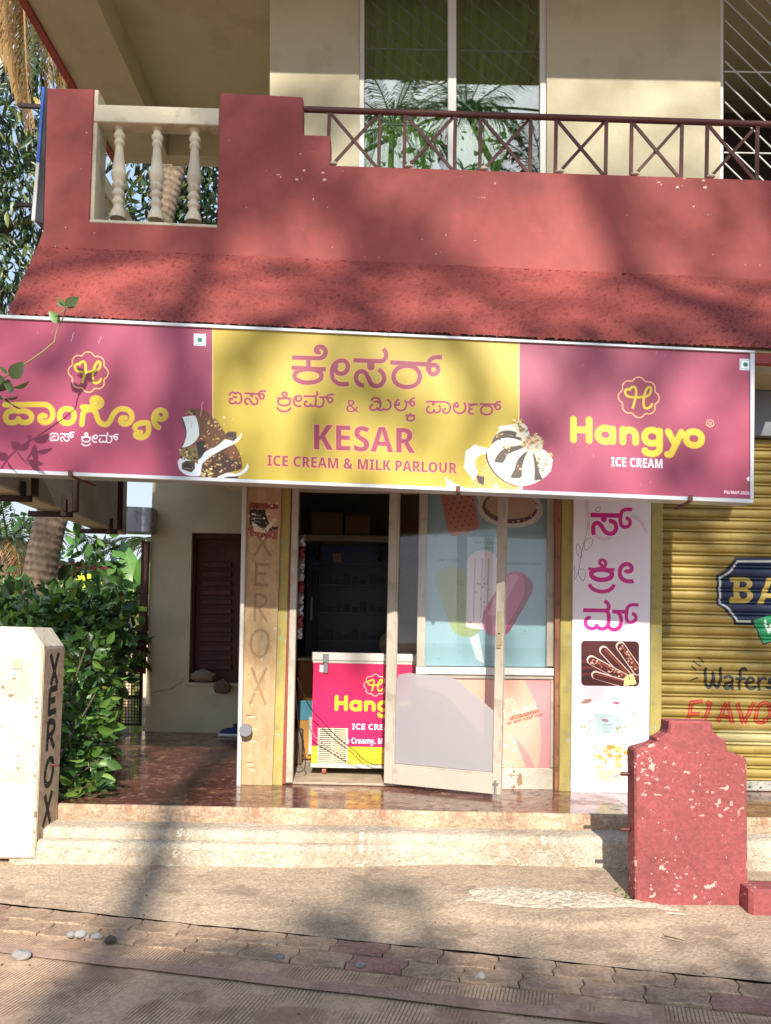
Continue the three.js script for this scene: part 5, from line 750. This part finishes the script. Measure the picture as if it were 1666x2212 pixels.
// ---------------------------------------------------------------- plants
const leafMat = (r, g, b, rough = 0.5, tr = 0.22) => new THREE.MeshPhysicalMaterial({ color: new THREE.Color().setRGB(r, g, b), roughness: rough, transmission: tr, thickness: 0 });
const L = { dark: leafMat(0.03, 0.075, 0.018, 0.4), mid: leafMat(0.055, 0.13, 0.025, 0.42), light: leafMat(0.11, 0.22, 0.035, 0.45), young: leafMat(0.2, 0.32, 0.05, 0.5), mango: leafMat(0.045, 0.085, 0.022, 0.35), palm: leafMat(0.07, 0.11, 0.025, 0.4), dry: leafMat(0.42, 0.26, 0.1, 0.8), banana: leafMat(0.12, 0.27, 0.05, 0.4, 0.35), milk: leafMat(0.1, 0.16, 0.06, 0.6), vary: leafMat(1, 1, 1, 0.42) };
const bark = weathered({ base: [124, 104, 86], stain: [80, 64, 52], cloud: 0.2, stains: 0.6, grain: 0.15, m: 0.5, n: 256, rough: 1, bump: 0.01, s: 51 });
const palmBark = (() => { const t = dataTex(256, (u, v) => { const r = Math.sin(v * Math.PI * 2 * 9 + fbm(u, v, 8, 3, 61) * 1.6), a = fbm(u, v, 16, 3, 62); return [120, 102, 84].map((x) => x * (0.7 + 0.5 * a + 0.08 * r)); }, 1), b = dataTex(256, (u, v) => { const r = Math.sin(v * Math.PI * 2 * 9 + fbm(u, v, 8, 3, 61) * 1.6); const h = 120 + 70 * r + 60 * fbm(u, v, 24, 2, 63); return [h, h, h]; }, 1, false); t.repeat.set(1, 1); b.repeat.set(1, 1); return new THREE.MeshStandardMaterial({ map: t, bumpMap: b, bumpScale: 0.02, roughness: 1 }); })();
// one leaf, base at the origin, tip along +y, face towards +z, folded along the rib and drooping
function leafGeo(len, wid, fold = 0.25, droop = 0.15, seg = 5, fat = 0.5) {
  const pos = [], idx = []; for (let i = 0; i <= seg; i++) { const t = i / seg, w = wid * 0.5 * Math.pow(Math.sin(Math.PI * Math.pow(t, fat === 0.5 ? 0.8 : fat)), 0.85) * (i === seg ? 0 : 1) + (i === 0 ? wid * 0.03 : 0), z = -droop * len * t * t; pos.push(-w, len * t, z + w * fold, 0, len * t, z, w, len * t, z + w * fold); if (i) { const a = (i - 1) * 3, b = i * 3; idx.push(a, a + 1, b + 1, a, b + 1, b, a + 1, a + 2, b + 2, a + 1, b + 2, b + 1); } }
  const g = new THREE.BufferGeometry(); g.setAttribute('position', new THREE.Float32BufferAttribute(pos, 3)); g.setIndex(idx); g.computeVertexNormals(); const uv = new Float32Array(pos.length / 3 * 2); g.setAttribute('uv', new THREE.BufferAttribute(uv, 2)); return g;
}
const Q = new THREE.Quaternion(), M4 = new THREE.Matrix4(), UP = V3(0, 1, 0);
function aim(dir, roll) { return new THREE.Quaternion().setFromUnitVectors(UP, dir.clone().normalize()).multiply(new THREE.Quaternion().setFromAxisAngle(UP, roll)); }
// leaves scattered through ellipsoid clumps
function crown(parent, clumps, geo, tones, size, down = 0.3, name = 'crown') {
  const n = clumps.reduce((a, c) => a + c[6], 0), im = new THREE.InstancedMesh(geo, L.vary, n); let k = 0;
  for (const [x, y, z, rx, ry, rz, m] of clumps) for (let i = 0; i < m; i++) {
    let p; do p = V3(rnd(-1, 1), rnd(-1, 1), rnd(-1, 1)); while (p.length() > 1 || p.length() < 0.35 * rnd());
    const dir = p.clone().normalize().multiplyScalar(0.7).add(V3(rnd(-0.7, 0.7), rnd(-0.7, 0.7) - down, rnd(-0.7, 0.7))), s = size * rnd(0.45, 1.35);
    M4.compose(V3(x + p.x * rx, y + p.y * ry, z + p.z * rz), aim(dir, rnd(0, 6.28)), V3(s, s, s)); im.setMatrixAt(k, M4);
    const c = rnd() < 0.015 ? [0.3, 0.24, 0.05] : pick(tones), f = rnd(0.6, 1.35); im.setColorAt(k, new THREE.Color().setRGB(c[0] * f, c[1] * f, c[2] * f)); k++;
  }
  im.name = name; im.userData.kind = 'stuff'; shade(im); parent.add(im); return im;
}
const T = { mango: [[0.035, 0.07, 0.02], [0.05, 0.09, 0.02], [0.03, 0.06, 0.02], [0.13, 0.16, 0.03]], green: [[0.04, 0.1, 0.02], [0.06, 0.14, 0.025], [0.03, 0.075, 0.018], [0.1, 0.2, 0.03]], bright: [[0.07, 0.17, 0.025], [0.1, 0.22, 0.035], [0.05, 0.12, 0.02]] };
function tree(name, label, base, limbs, clumps, geo, tones, size, down, grp) {
  const t = thing(name, label, 'tree', grp);
  limbs.forEach(([pts, r0, r1], i) => part(i ? 'limb' : 'trunk', tube(pts.map((p) => V3(...p)), r0, 16, 9, r1), bark, t));
  crown(t, clumps, geo, tones, size, down); return t;
}
const mangoLeaf = leafGeo(1, 0.26, 0.3, 0.3, 4), shrubLeaf = leafGeo(1, 0.5, 0.3, 0.2, 4), bigLeaf = leafGeo(1, 0.55, 0.2, 0.15, 6);
// palm: ringed trunk, feathered fronds
function frondGeo(len, leaf, bend, twist, n, hang) {
  const gs = [], c = (t) => V3(0, Math.sin(t * 1.2) * len * 0.34 - bend * len * t * t, len * t * (1 - 0.18 * t)); gs.push(tube([0, 0.25, 0.5, 0.75, 1].map(c), 0.03, 12, 5, 0.006).toNonIndexed());
  for (let i = 1; i < n; i++) for (const s of [-1, 1]) { const t = i / n, p = c(t), ll = leaf * Math.sin(Math.PI * (0.12 + 0.8 * t)) * rnd(0.85, 1.1), dir = V3(s * (1 - 0.5 * t), -hang * rnd(0.6, 1.3) + 0.15, 0.75 + 0.5 * t).normalize(), q = p.clone().addScaledVector(dir, ll * 0.55), e = q.clone().addScaledVector(V3(dir.x * 0.8, dir.y - 0.55 - hang * 0.4, dir.z).normalize(), ll * 0.5), w = V3(0, 0, 0.022).applyAxisAngle(V3(0, 1, 0), s * 0.4); 
    const tri = (a, b, d) => [a.x, a.y, a.z, b.x, b.y, b.z, d.x, d.y, d.z]; const g = new THREE.BufferGeometry(); g.setAttribute('position', new THREE.Float32BufferAttribute([...tri(p.clone().sub(w), p.clone().add(w), q.clone().add(w)), ...tri(p.clone().sub(w), q.clone().add(w), q.clone().sub(w)), ...tri(q.clone().sub(w), q.clone().add(w), e)], 3)); g.setAttribute('uv', new THREE.Float32BufferAttribute(new Float32Array(18), 2)); g.computeVertexNormals(); gs.push(g); }
  return mergeGeometries(gs);
}
const fronds = [frondGeo(3.4, 0.85, 0.28, 0, 46, 0.35), frondGeo(3.1, 0.8, 0.5, 0, 44, 0.55), frondGeo(2.9, 0.8, 0.85, 0, 42, 0.8)], dryFrond = frondGeo(2.6, 0.85, 1.35, 0, 70, 1.4);
function palm(label, pts, r0, r1, n, dry = 0, grp, yaw0 = 0, sizes = 1) {
  const t = thing('coconut_palm', label, 'palm tree', grp), P = pts.map((p) => V3(...p)), top = P[P.length - 1], g = tube(P, r0, 40, 14, r1), uv = g.attributes.uv; for (let i = 0; i < uv.count; i++) uv.setXY(i, uv.getY(i) * 2, uv.getX(i) * 12);
  const pos = g.attributes.position; part('trunk', g, palmBark, t);
  for (let i = 0; i < n; i++) { const m = part('frond', fronds[i % 3], L.palm, t); m.position.copy(top); m.rotation.order = 'YXZ'; m.rotation.set(-0.5 + 1.0 * (i / n) + rnd(-0.1, 0.1), yaw0 + i * 2.4, 0); m.scale.setScalar(sizes * rnd(0.9, 1.1)); }
  for (let i = 0; i < dry; i++) { const m = part('dry_frond', dryFrond, L.dry, t); m.position.copy(top); m.rotation.order = 'YXZ'; m.rotation.set(0.7 + rnd(-0.1, 0.2), yaw0 + 0.7 + i * 1.9, 0); }
  return t;
}
// shrub with each larger leaf a mesh of its own
function shrub(name, label, stems, nLeaf, geos, mats, size, grp) {
  const t = thing(name, label, 'shrub', grp), each = Math.floor(nLeaf / stems.length);
  for (const [pts, r, spread] of stems) {
    const P = pts.map((p) => V3(...p)), c = new THREE.CatmullRomCurve3(P); part('stem', tube(P, r, 10, 6, r * 0.4), bark, t);
    for (let i = 0; i < each; i++) { const s = Math.pow(rnd(0.12, 1), 0.7), p = c.getPoint(s), a = rnd(0, 6.28), dir = V3(Math.cos(a), rnd(-0.35, 0.7), Math.sin(a)).normalize(), m = part('leaf', pick(geos), pick(mats), t); m.position.copy(p).addScaledVector(dir, spread * Math.sqrt(rnd()) * (0.4 + 0.6 * Math.sin(Math.min(1, s * 1.1) * 2.6))); m.quaternion.copy(aim(dir.clone().add(V3(0, rnd(-0.5, 0.2), 0.25)), rnd(-0.8, 0.8))); m.scale.setScalar(size * rnd(0.35, 1.35)); }
  }
  return t;
}
const at = (x, y, d) => W(x, y, d).toArray();
// the bush that leans over the passage edge
shrub('leafy_bush', 'bright green leafy bush between the white gate pillar and the passage', [[[[-2.2, 0.3, 0.5], [-2.18, 0.6, 0.5], at(205, 1500, 5.75)], 0.012, 0.2], [[[-2.2, 0.3, 0.5], [-2.1, 0.5, 0.55], at(215, 1640, 5.7)], 0.01, 0.14], [[[-2.25, 0.3, 0.5], [-2.2, 0.8, 0.45], at(185, 1400, 5.8)], 0.012, 0.17], [[[-2.2, 0.3, 0.6], [-2.08, 0.42, 0.66], at(200, 1690, 5.55)], 0.008, 0.15], [[[-2.25, 0.3, 0.5], [-2.2, 0.7, 0.4], at(160, 1560, 5.75)], 0.01, 0.18], [[[-2.2, 0.3, 0.4], [-2.05, 0.7, 0.35], at(215, 1560, 5.9)], 0.009, 0.12]], 290, [leafGeo(1, 0.55, 0.25, 0.2, 5), leafGeo(1, 0.48, 0.4, 0.3, 5)], [L.mid, L.light, L.mid, L.dark, L.light, L.young, L.mid], 0.1);
{ const t = thing('bush_underleaves', 'small crowded leaves inside the bush beside the white gate pillar', 'foliage'); t.userData.kind = 'stuff'; const w = at(190, 1590, 5.95); crown(t, [[w[0], w[1], w[2], 0.17, 0.42, 0.22, 520], [w[0] - 0.08, w[1] + 0.42, w[2] - 0.2, 0.2, 0.32, 0.22, 320], [w[0], w[1] - 0.3, w[2] + 0.12, 0.18, 0.16, 0.18, 260]], shrubLeaf, T.green, 0.085, 0.2, 'leaves'); }
// garden behind: a row of tall shrubs
const gardenSpots = [[20, 1405, 8.6, 0.7, 0.6, 950, 'dense dark hedge shrub behind the white gate pillar'], [150, 1385, 8.8, 0.6, 0.55, 800, 'broad leafed garden shrub at the foot of the coconut trunk'], [255, 1350, 9.4, 0.34, 0.45, 380, 'dark leafed shrub beside the maroon door edge'], [90, 1325, 9.6, 0.8, 0.4, 800, 'shrub with small reddish shoots behind the hedge'], [185, 1215, 11, 0.35, 0.7, 130, 'climbing shrub with heart shaped leaves behind the coconut trunk'], [-60, 1330, 10, 0.7, 0.7, 900, 'tall garden shrub at the garden wall']];
for (const [x, y, d, rx, ry, n, label] of gardenSpots) { const t = thing('garden_shrub', label, 'shrub', 'shrubs in the side garden'), c = at(x, y, d); part('stem', tube([V3(c[0], 0.1, c[2]), V3(c[0] + 0.05, c[1] * 0.6, c[2]), V3(c[0], c[1], c[2])], 0.03, 10, 7, 0.012), bark, t); crown(t, [[c[0], c[1], c[2], rx, ry, 0.5, n], [c[0] + rx * 0.5, c[1] - ry * 0.6, c[2] + 0.2, rx * 0.6, ry * 0.6, 0.4, n * 0.35 | 0]], shrubLeaf, x === 185 ? T.bright : T.green, x === 185 ? 0.2 : 0.13, 0.3); }
// banana plant
{
  const t = thing('banana_plant', 'banana plant with broad pale green leaves behind the passage wall', 'banana plant'), b = at(300, 1290, 11.5); part('stem', tube([V3(b[0], 0.1, b[2]), V3(b[0], b[1], b[2])], 0.09, 8, 10, 0.06), plain([150, 150, 80], 0.7), t);
  const bl = leafGeo(1, 0.32, 0.35, 0.5, 10, 0.7);
  for (const [yaw, pitch, s, roll] of [[-1.5, 1.25, 1.15, 1.2], [-1.7, 0.85, 1.05, 1.0], [-1.2, 1.9, 0.95, 0.4], [-0.4, 2.2, 0.8, 0.2], [0.6, 0.6, 1.0, 0], [-2.4, 0.7, 1.0, 0.5], [2.4, 0.4, 1.0, 0], [-1.5, 0.35, 0.9, 0.2]]) { const dir = V3(Math.sin(yaw) * Math.sin(pitch), Math.cos(pitch), Math.cos(yaw) * Math.sin(pitch)), m = part('leaf', bl, L.banana, t); m.position.set(b[0] + 0.02, b[1], b[2]); m.quaternion.copy(aim(dir, roll)); m.scale.setScalar(s); part('midrib', tube([0, 0.3, 0.6, 0.97].map((q) => V3(0, q, -0.5 * q * q + 0.004)), 0.014, 8, 5, 0.004), L.young, m); }
}
// coconut palm of the garden: trunk leans behind the building, dry fronds hang beside the roof
palm('leaning coconut palm behind the building with dry brown hanging fronds', [[-4.2, 0.1, -3.6], [at(88, 1230, 9.8)[0], at(88, 1230, 9.8)[1], -3.6], [at(118, 1085, 9.9)[0], at(118, 1085, 9.9)[1], -3.75], [-3.2, 5.2, -4.2], [-2.75, 7.6, -4.6], [-2.6, 9.3, -4.7]], 0.2, 0.13, 12, 0, undefined, 0.4);
{ const m = thing('hanging_dry_frond', 'dry golden palm frond hanging beside the roof edge', 'palm frond'); for (const [x, y, yaw, s] of [[118, -150, 0.3, 0.62], [100, -190, -0.5, 0.66], [88, -90, 1.2, 0.5], [60, -260, -1.2, 0.7], [110, -120, -1.0, 0.55], [128, -60, 0.9, 0.5], [104, -70, 2.2, 0.55], [120, -130, -2.0, 0.6], [92, -150, 0.1, 0.7], [134, -20, 0.4, 0.42]]) { const f = part('dry_frond', dryFrond, L.dry, m), p = W(x, y, 9.5); f.position.copy(p); f.rotation.order = 'YXZ'; f.rotation.set(0.55, yaw, 0); f.scale.setScalar(s); } const p = W(105, -210, 9.5); part('stalk', tube([p, p.clone().add(V3(0.6, 0.5, -0.2)), V3(-2.6, 9.25, -4.7)], 0.02, 10, 6), L.dry, m); }
// palms far off in the garden
palm('young coconut palm with yellowish fronds far behind the passage wall', [[-5.2, 0, -14], [-5.1, 2.2, -14], [-5, 3.4, -14]], 0.15, 0.11, 11, 2, 'far garden palms', 1.1, 0.9);
palm('young coconut palm with yellowish fronds far behind the side signboard', [[-9.6, 0, -15], [-9.5, 2.4, -15], [-9.4, 3.7, -15]], 0.15, 0.11, 11, 3, 'far garden palms', 0.2, 0.95);
// mango trees
tree('mango_tree', 'large dark mango tree rising left of the balcony against the sky', null, [[[[-8.2, 0, -8.5], [-8, 4, -8.4], [-7.4, 7, -8]], 0.26, 0.15], [[[-7.5, 6.4, -8.1], [-6.6, 7.8, -7.8], [-5.8, 8.2, -7.6]], 0.1, 0.04], [[[-7.7, 5.4, -8.2], [-6.8, 6.4, -7.8], [-6, 6.6, -7.6]], 0.08, 0.03], [[[-7.4, 7, -8], [-7, 9.4, -7.8], [-6, 11.6, -7.6]], 0.12, 0.04]],
  [[-6.2, 6, -7.7, 0.9, 0.7, 0.9, 900], [-6.4, 7.3, -7.7, 1, 0.55, 0.9, 900], [-6.1, 8.5, -7.7, 0.9, 0.6, 0.9, 900], [-6.5, 9.7, -7.7, 1, 0.6, 0.9, 900], [-6, 10.9, -7.7, 1, 0.6, 0.9, 900], [-6.3, 12.2, -7.7, 1.2, 0.7, 1, 800], [-7.8, 9, -8, 1.1, 2.4, 1.2, 1300], [-5.4, 9.3, -7.6, 0.5, 0.5, 0.6, 250]], mangoLeaf, T.mango, 0.22, 0.9, 'mango trees');
tree('mango_tree', 'mango tree seen through the balcony balusters behind the building', null, [[[[-3.4, 0, -8], [-3.3, 4, -8], [-3.2, 7, -7.8]], 0.2, 0.1], [[[-3.2, 6, -7.9], [-2.4, 7.6, -7.6], [-1.6, 8.4, -7.6]], 0.08, 0.03]],
  [[-3.9, 8, -7.6, 0.9, 0.7, 0.9, 900], [-2.7, 8.3, -7.6, 1, 0.7, 0.9, 1000], [-3.4, 9.3, -7.6, 1.3, 0.7, 0.9, 900], [-1.8, 8.6, -7.6, 0.9, 0.8, 0.9, 700], [-3, 7.2, -7.7, 1.3, 0.5, 0.9, 700]], mangoLeaf, T.mango, 0.22, 0.8, 'mango trees');
for (const [x, z, h, label] of [[-12, -19, 5, 'round tree far behind the garden house'], [-16, -16, 6, 'broad tree at the far end of the garden']]) tree('garden_tree', label, null, [[[[x, 0, z], [x + 0.2, h * 0.4, z], [x, h * 0.6, z]], 0.2, 0.1]], [[x, h * 0.75, z, 2.2, 1.5, 1.6, 1300], [x + 1.2, h * 0.55, z + 0.6, 1.4, 1, 1.2, 600]], shrubLeaf, T.green, 0.32, 0.3, 'far garden trees');
// houses beyond the garden
{
  const house = (name, label, x0, x1, z, h, wall, trim) => { const t = thing(name, label, 'house', 'houses beyond the garden'); part('wall', box(x0, x1, 0, h, z - 3, z), wall, t); part('roof', box(x0 - 0.2, x1 + 0.2, h + 0.002, h + 0.18, z - 3.2, z + 0.35), trim, t); part('plinth', box(x0 - 0.03, x1 + 0.03, 0, 0.5, z - 3, z + 0.04), trim, t);
    const n = Math.max(2, Math.round((x1 - x0) / 1.6)); for (let i = 0; i < n; i++) { const c = x0 + (i + 0.5) * (x1 - x0) / n, w = group('window', t); part('frame', [box(c - 0.42, c + 0.42, 0.98, 1.04, z + 0.001, z + 0.06), box(c - 0.42, c + 0.42, 2.16, 2.22, z + 0.001, z + 0.06), box(c - 0.42, c - 0.36, 1.041, 2.159, z + 0.001, z + 0.06), box(c + 0.36, c + 0.42, 1.041, 2.159, z + 0.001, z + 0.06)], M.whiteTrim, w); part('pane', box(c - 0.359, c + 0.359, 1.041, 2.159, z + 0.001, z + 0.012, 0), plain([40, 46, 60], 0.15), w); part('ledge', box(c - 0.5, c + 0.5, 2.3, 2.36, z + 0.001, z + 0.3), trim, w); } return t; };
  house('cream_house', 'cream house with red roof edge seen between the garden shrubs', -9.8, -4.6, -16.5, 3.1, weathered({ base: [222, 196, 164], stain: [186, 156, 124], m: 2, n: 256, s: 71 }), weathered({ base: [170, 74, 60], m: 1, n: 256, s: 72 }));
  house('white_house', 'white house with red plinth at the far edge of the garden', -15, -11, -15.5, 3.3, weathered({ base: [226, 220, 208], stain: [190, 180, 160], m: 2, n: 256, s: 73 }), weathered({ base: [164, 70, 58], m: 1, n: 256, s: 74 }));
  tag(part('lime_wall', box(-4.45, -3.75, 0.1, 2.35, -6.2, -6.05, 0.01), weathered({ base: [190, 196, 50], stain: [150, 150, 60], m: 0.9, n: 256, s: 75 })), 'lime yellow painted wall behind the garden shrubs', 'wall');
  tag(part('compound_wall', box(-9, -3.3, 0.1, 1.35, -9.4, -9.25, 0.01), weathered({ base: [206, 180, 152], stain: [150, 126, 100], m: 1.5, n: 256, s: 76 })), 'cream compound wall across the back of the garden', 'wall');
}
// milkweed twig in front of the signboard
{
  const t = thing('milkweed_twig', 'thin twig with oval grey green leaves in front of the signboard', 'twig'), d = 4.72, k = 0.1883, zp = (x, y, dd = d) => W(x * k, 642 + y * k, dd);
  part('stem', tube([zp(-420, 1500), zp(-200, 1120), zp(0, 950), zp(140, 868), zp(270, 780), zp(400, 690), zp(500, 620), zp(570, 558), zp(625, 510), zp(640, 440), zp(655, 380), zp(690, 310), zp(720, 250), zp(745, 180), zp(758, 110)], 0.0062, 90, 7, 0.003), plain([150, 136, 84], 0.8), t);
  const gl = leafGeo(1, 0.62, 0.18, 0.12, 7, 0.75), thin = leafGeo(1, 0.5, 0.3, 0.2, 6);
  const lf = (x0, y0, x1, y1, dz, roll, geo = gl, mat = L.milk) => { const a = zp(x0, y0), b = zp(x1, y1, d - dz), m = part('leaf', geo, mat, t); m.position.copy(a); const dir = V3().subVectors(b, a); m.quaternion.copy(aim(dir, roll)); m.scale.setScalar(dir.length()); };
  lf(755, 110, 905, 0, 0.02, 0.3); lf(755, 110, 640, 60, 0.02, 0.5, thin); lf(750, 120, 640, 250, 0.05, -0.3); lf(680, 300, 560, 150, 0.02, 0.2, gl, L.light); lf(758, 108, 850, 130, 0.03, 1.2, thin); lf(750, 105, 650, -20, 0.01, 1.1, thin, L.light);
  lf(130, 930, 260, 745, 0.05, 0.2); lf(80, 880, 5, 790, 0.03, 0.9, thin, L.light); lf(120, 955, -40, 1090, 0.06, 0.1); lf(120, 960, 90, 1110, 0.06, -0.6); lf(60, 950, -120, 940, 0.05, 0.5); lf(150, 1040, 345, 1000, 0.02, 1.4, thin, L.light); lf(70, 1160, 215, 1315, 0.04, 0.9, thin, L.dark); lf(30, 1150, 210, 1180, 0.03, 1.35, thin, L.light);
  lf(-60, 1000, -200, 860, 0.04, 0.3); lf(-100, 1040, 20, 1180, 0.04, 0.3); lf(-220, 1140, -360, 1010, 0.03, 0.3); lf(-220, 1160, -100, 1330, 0.03, 0.3);
}
// weeds at the foot of the stub, dry sticks on the apron
{
  const t = thing('weed_tuft', 'small green weeds growing at the foot of the red stub', 'weeds'), g = leafGeo(1, 0.3, 0.3, 0.5, 4), p = W(1362, 1945, 4.75);
  for (let i = 0; i < 34; i++) { const m = part('leaf', g, pick([L.mid, L.dark, L.light]), t); m.position.set(p.x + rnd(-0.1, 0.03), 0.13, p.z + rnd(-0.1, 0.12)); m.quaternion.copy(aim(V3(rnd(-1, 1), rnd(0.5, 1.2), rnd(-1, 1)), rnd(0, 6))); m.scale.setScalar(rnd(0.025, 0.06)); }
  for (const [x, y, dx, dy, r, c, label] of [[1335, 1915, 22, -14, 0.004, [200, 180, 140], 'pale dry stick lying beside the weeds at the stub'], [1340, 1896, 40, 2, 0.004, [222, 206, 170], 'straight pale straw lying below the right hand steps'], [1435, 2022, 44, 8, 0.004, [70, 54, 42], 'dark twig lying near the kerb strip below the stub'], [1102, 1976, 30, -6, 0.003, [84, 66, 50], 'thin curved dark twig lying in the middle of the apron'], [1440, 1984, 40, 3, 0.003, [226, 214, 190], 'pale straw lying along the rough mortar patch']]) {
    const q = (px0, py0) => { const d = (E - 0.1) * F / ((py0 - CY) - (px0 - CX) * RHO), w = W(px0, py0, d); w.y = 0; return w; }, a = q(x, y), b = q(x + dx, y + dy), yOf = (w) => { const zi = RC.z + (w.x - RC.x) * -Math.tan(ROAD_TURN) - 0.02, v = (w.z - 1) / (zi - 1); return 0.18 - 0.128 * Math.max(0, (v - 0.1) / 0.9) + 0.012; };
    a.y = yOf(a); b.y = yOf(b); const mid = a.clone().lerp(b, 0.5).add(V3(0.004, 0.003, 0.012)); tag(part('dry_stick', tube([a, mid, b], r, 10, 6, r * 0.5), plain(c, 0.9)), label, 'stick');
  }
}
// ---------------------------------------------------------------- trees on the far side of the road, behind the viewer: they shade the front and stand in the window glass
palm('coconut palm across the road whose straight trunk shades the steps', [[-0.2, 0, 19.8], [-0.25, 6, 19.8], [-0.22, 12, 19.7], [-0.1, 17.4, 19.6]], 0.19, 0.085, 16, 0, 'palms across the road', 0.2);
palm('coconut palm across the road facing the upper windows', [[6.4, 0, 21], [6.2, 7, 21], [5.0, 13, 20.8], [2.3, 18.6, 20.7]], 0.17, 0.09, 17, 0, 'palms across the road', 0.9, 0.9);
palm('coconut palm across the road beside the leafy roadside tree', [[5.4, 0, 20], [5.2, 7, 20], [4.8, 15.6, 19.8]], 0.17, 0.12, 16, 0, 'palms across the road', 1.7);
tree('roadside_tree', 'dense leafy tree across the road shading the carriageway', null, [[[[2.4, 0, 20], [2.3, 4, 20], [2.2, 8, 20]], 0.2, 0.12], [[[2.25, 7, 20], [1.2, 9.4, 20], [0.6, 10.6, 20]], 0.08, 0.03], [[[2.2, 7.6, 20], [3.4, 9.6, 20], [4.2, 10.6, 20]], 0.08, 0.03]],
  [[0.6, 10.95, 20, 0.9, 0.75, 0.5, 800], [2.1, 10.85, 20, 1.1, 0.75, 0.5, 950], [3.6, 10.85, 20, 1.1, 0.75, 0.5, 900], [1.15, 12.0, 20, 0.35, 0.22, 0.3, 60], [2.4, 9.4, 20, 1.8, 0.8, 0.7, 1000], [4.9, 10.2, 20, 0.9, 0.8, 0.6, 600]], shrubLeaf, T.green, 0.3, 0.3);
tree('rain_tree', 'tall open crowned rain tree across the road', null, [[[[-5.5, 0, 22], [-5.2, 8, 22], [-4.6, 14, 21.8]], 0.4, 0.22], [[[-4.8, 12, 21.8], [-2.4, 16.6, 21.4], [1, 18.4, 21]], 0.14, 0.05], [[[-4.6, 14, 21.8], [-4.6, 17, 21.6], [-3.4, 19.4, 21.4]], 0.14, 0.05], [[[1, 18.4, 21], [3, 18.9, 21], [6, 18.6, 20.8]], 0.05, 0.03]],
  [[-3.4, 17.2, 20.8, 2, 1.8, 0.9, 240], [-0.4, 17.2, 20.8, 1.9, 1.3, 0.9, 70], [2.4, 16.9, 20.8, 1.9, 1.1, 0.9, 70], [5, 17.2, 20.8, 1.8, 1.6, 0.9, 120], [0.8, 20.6, 20.8, 3.4, 0.6, 0.9, 120], [-1.2, 15.9, 20.8, 2.4, 0.6, 0.9, 150], [2.4, 15.9, 20.8, 2.4, 0.6, 0.9, 150]], shrubLeaf, T.green, 0.32, 0.3);

renderer.render(scene, camera);
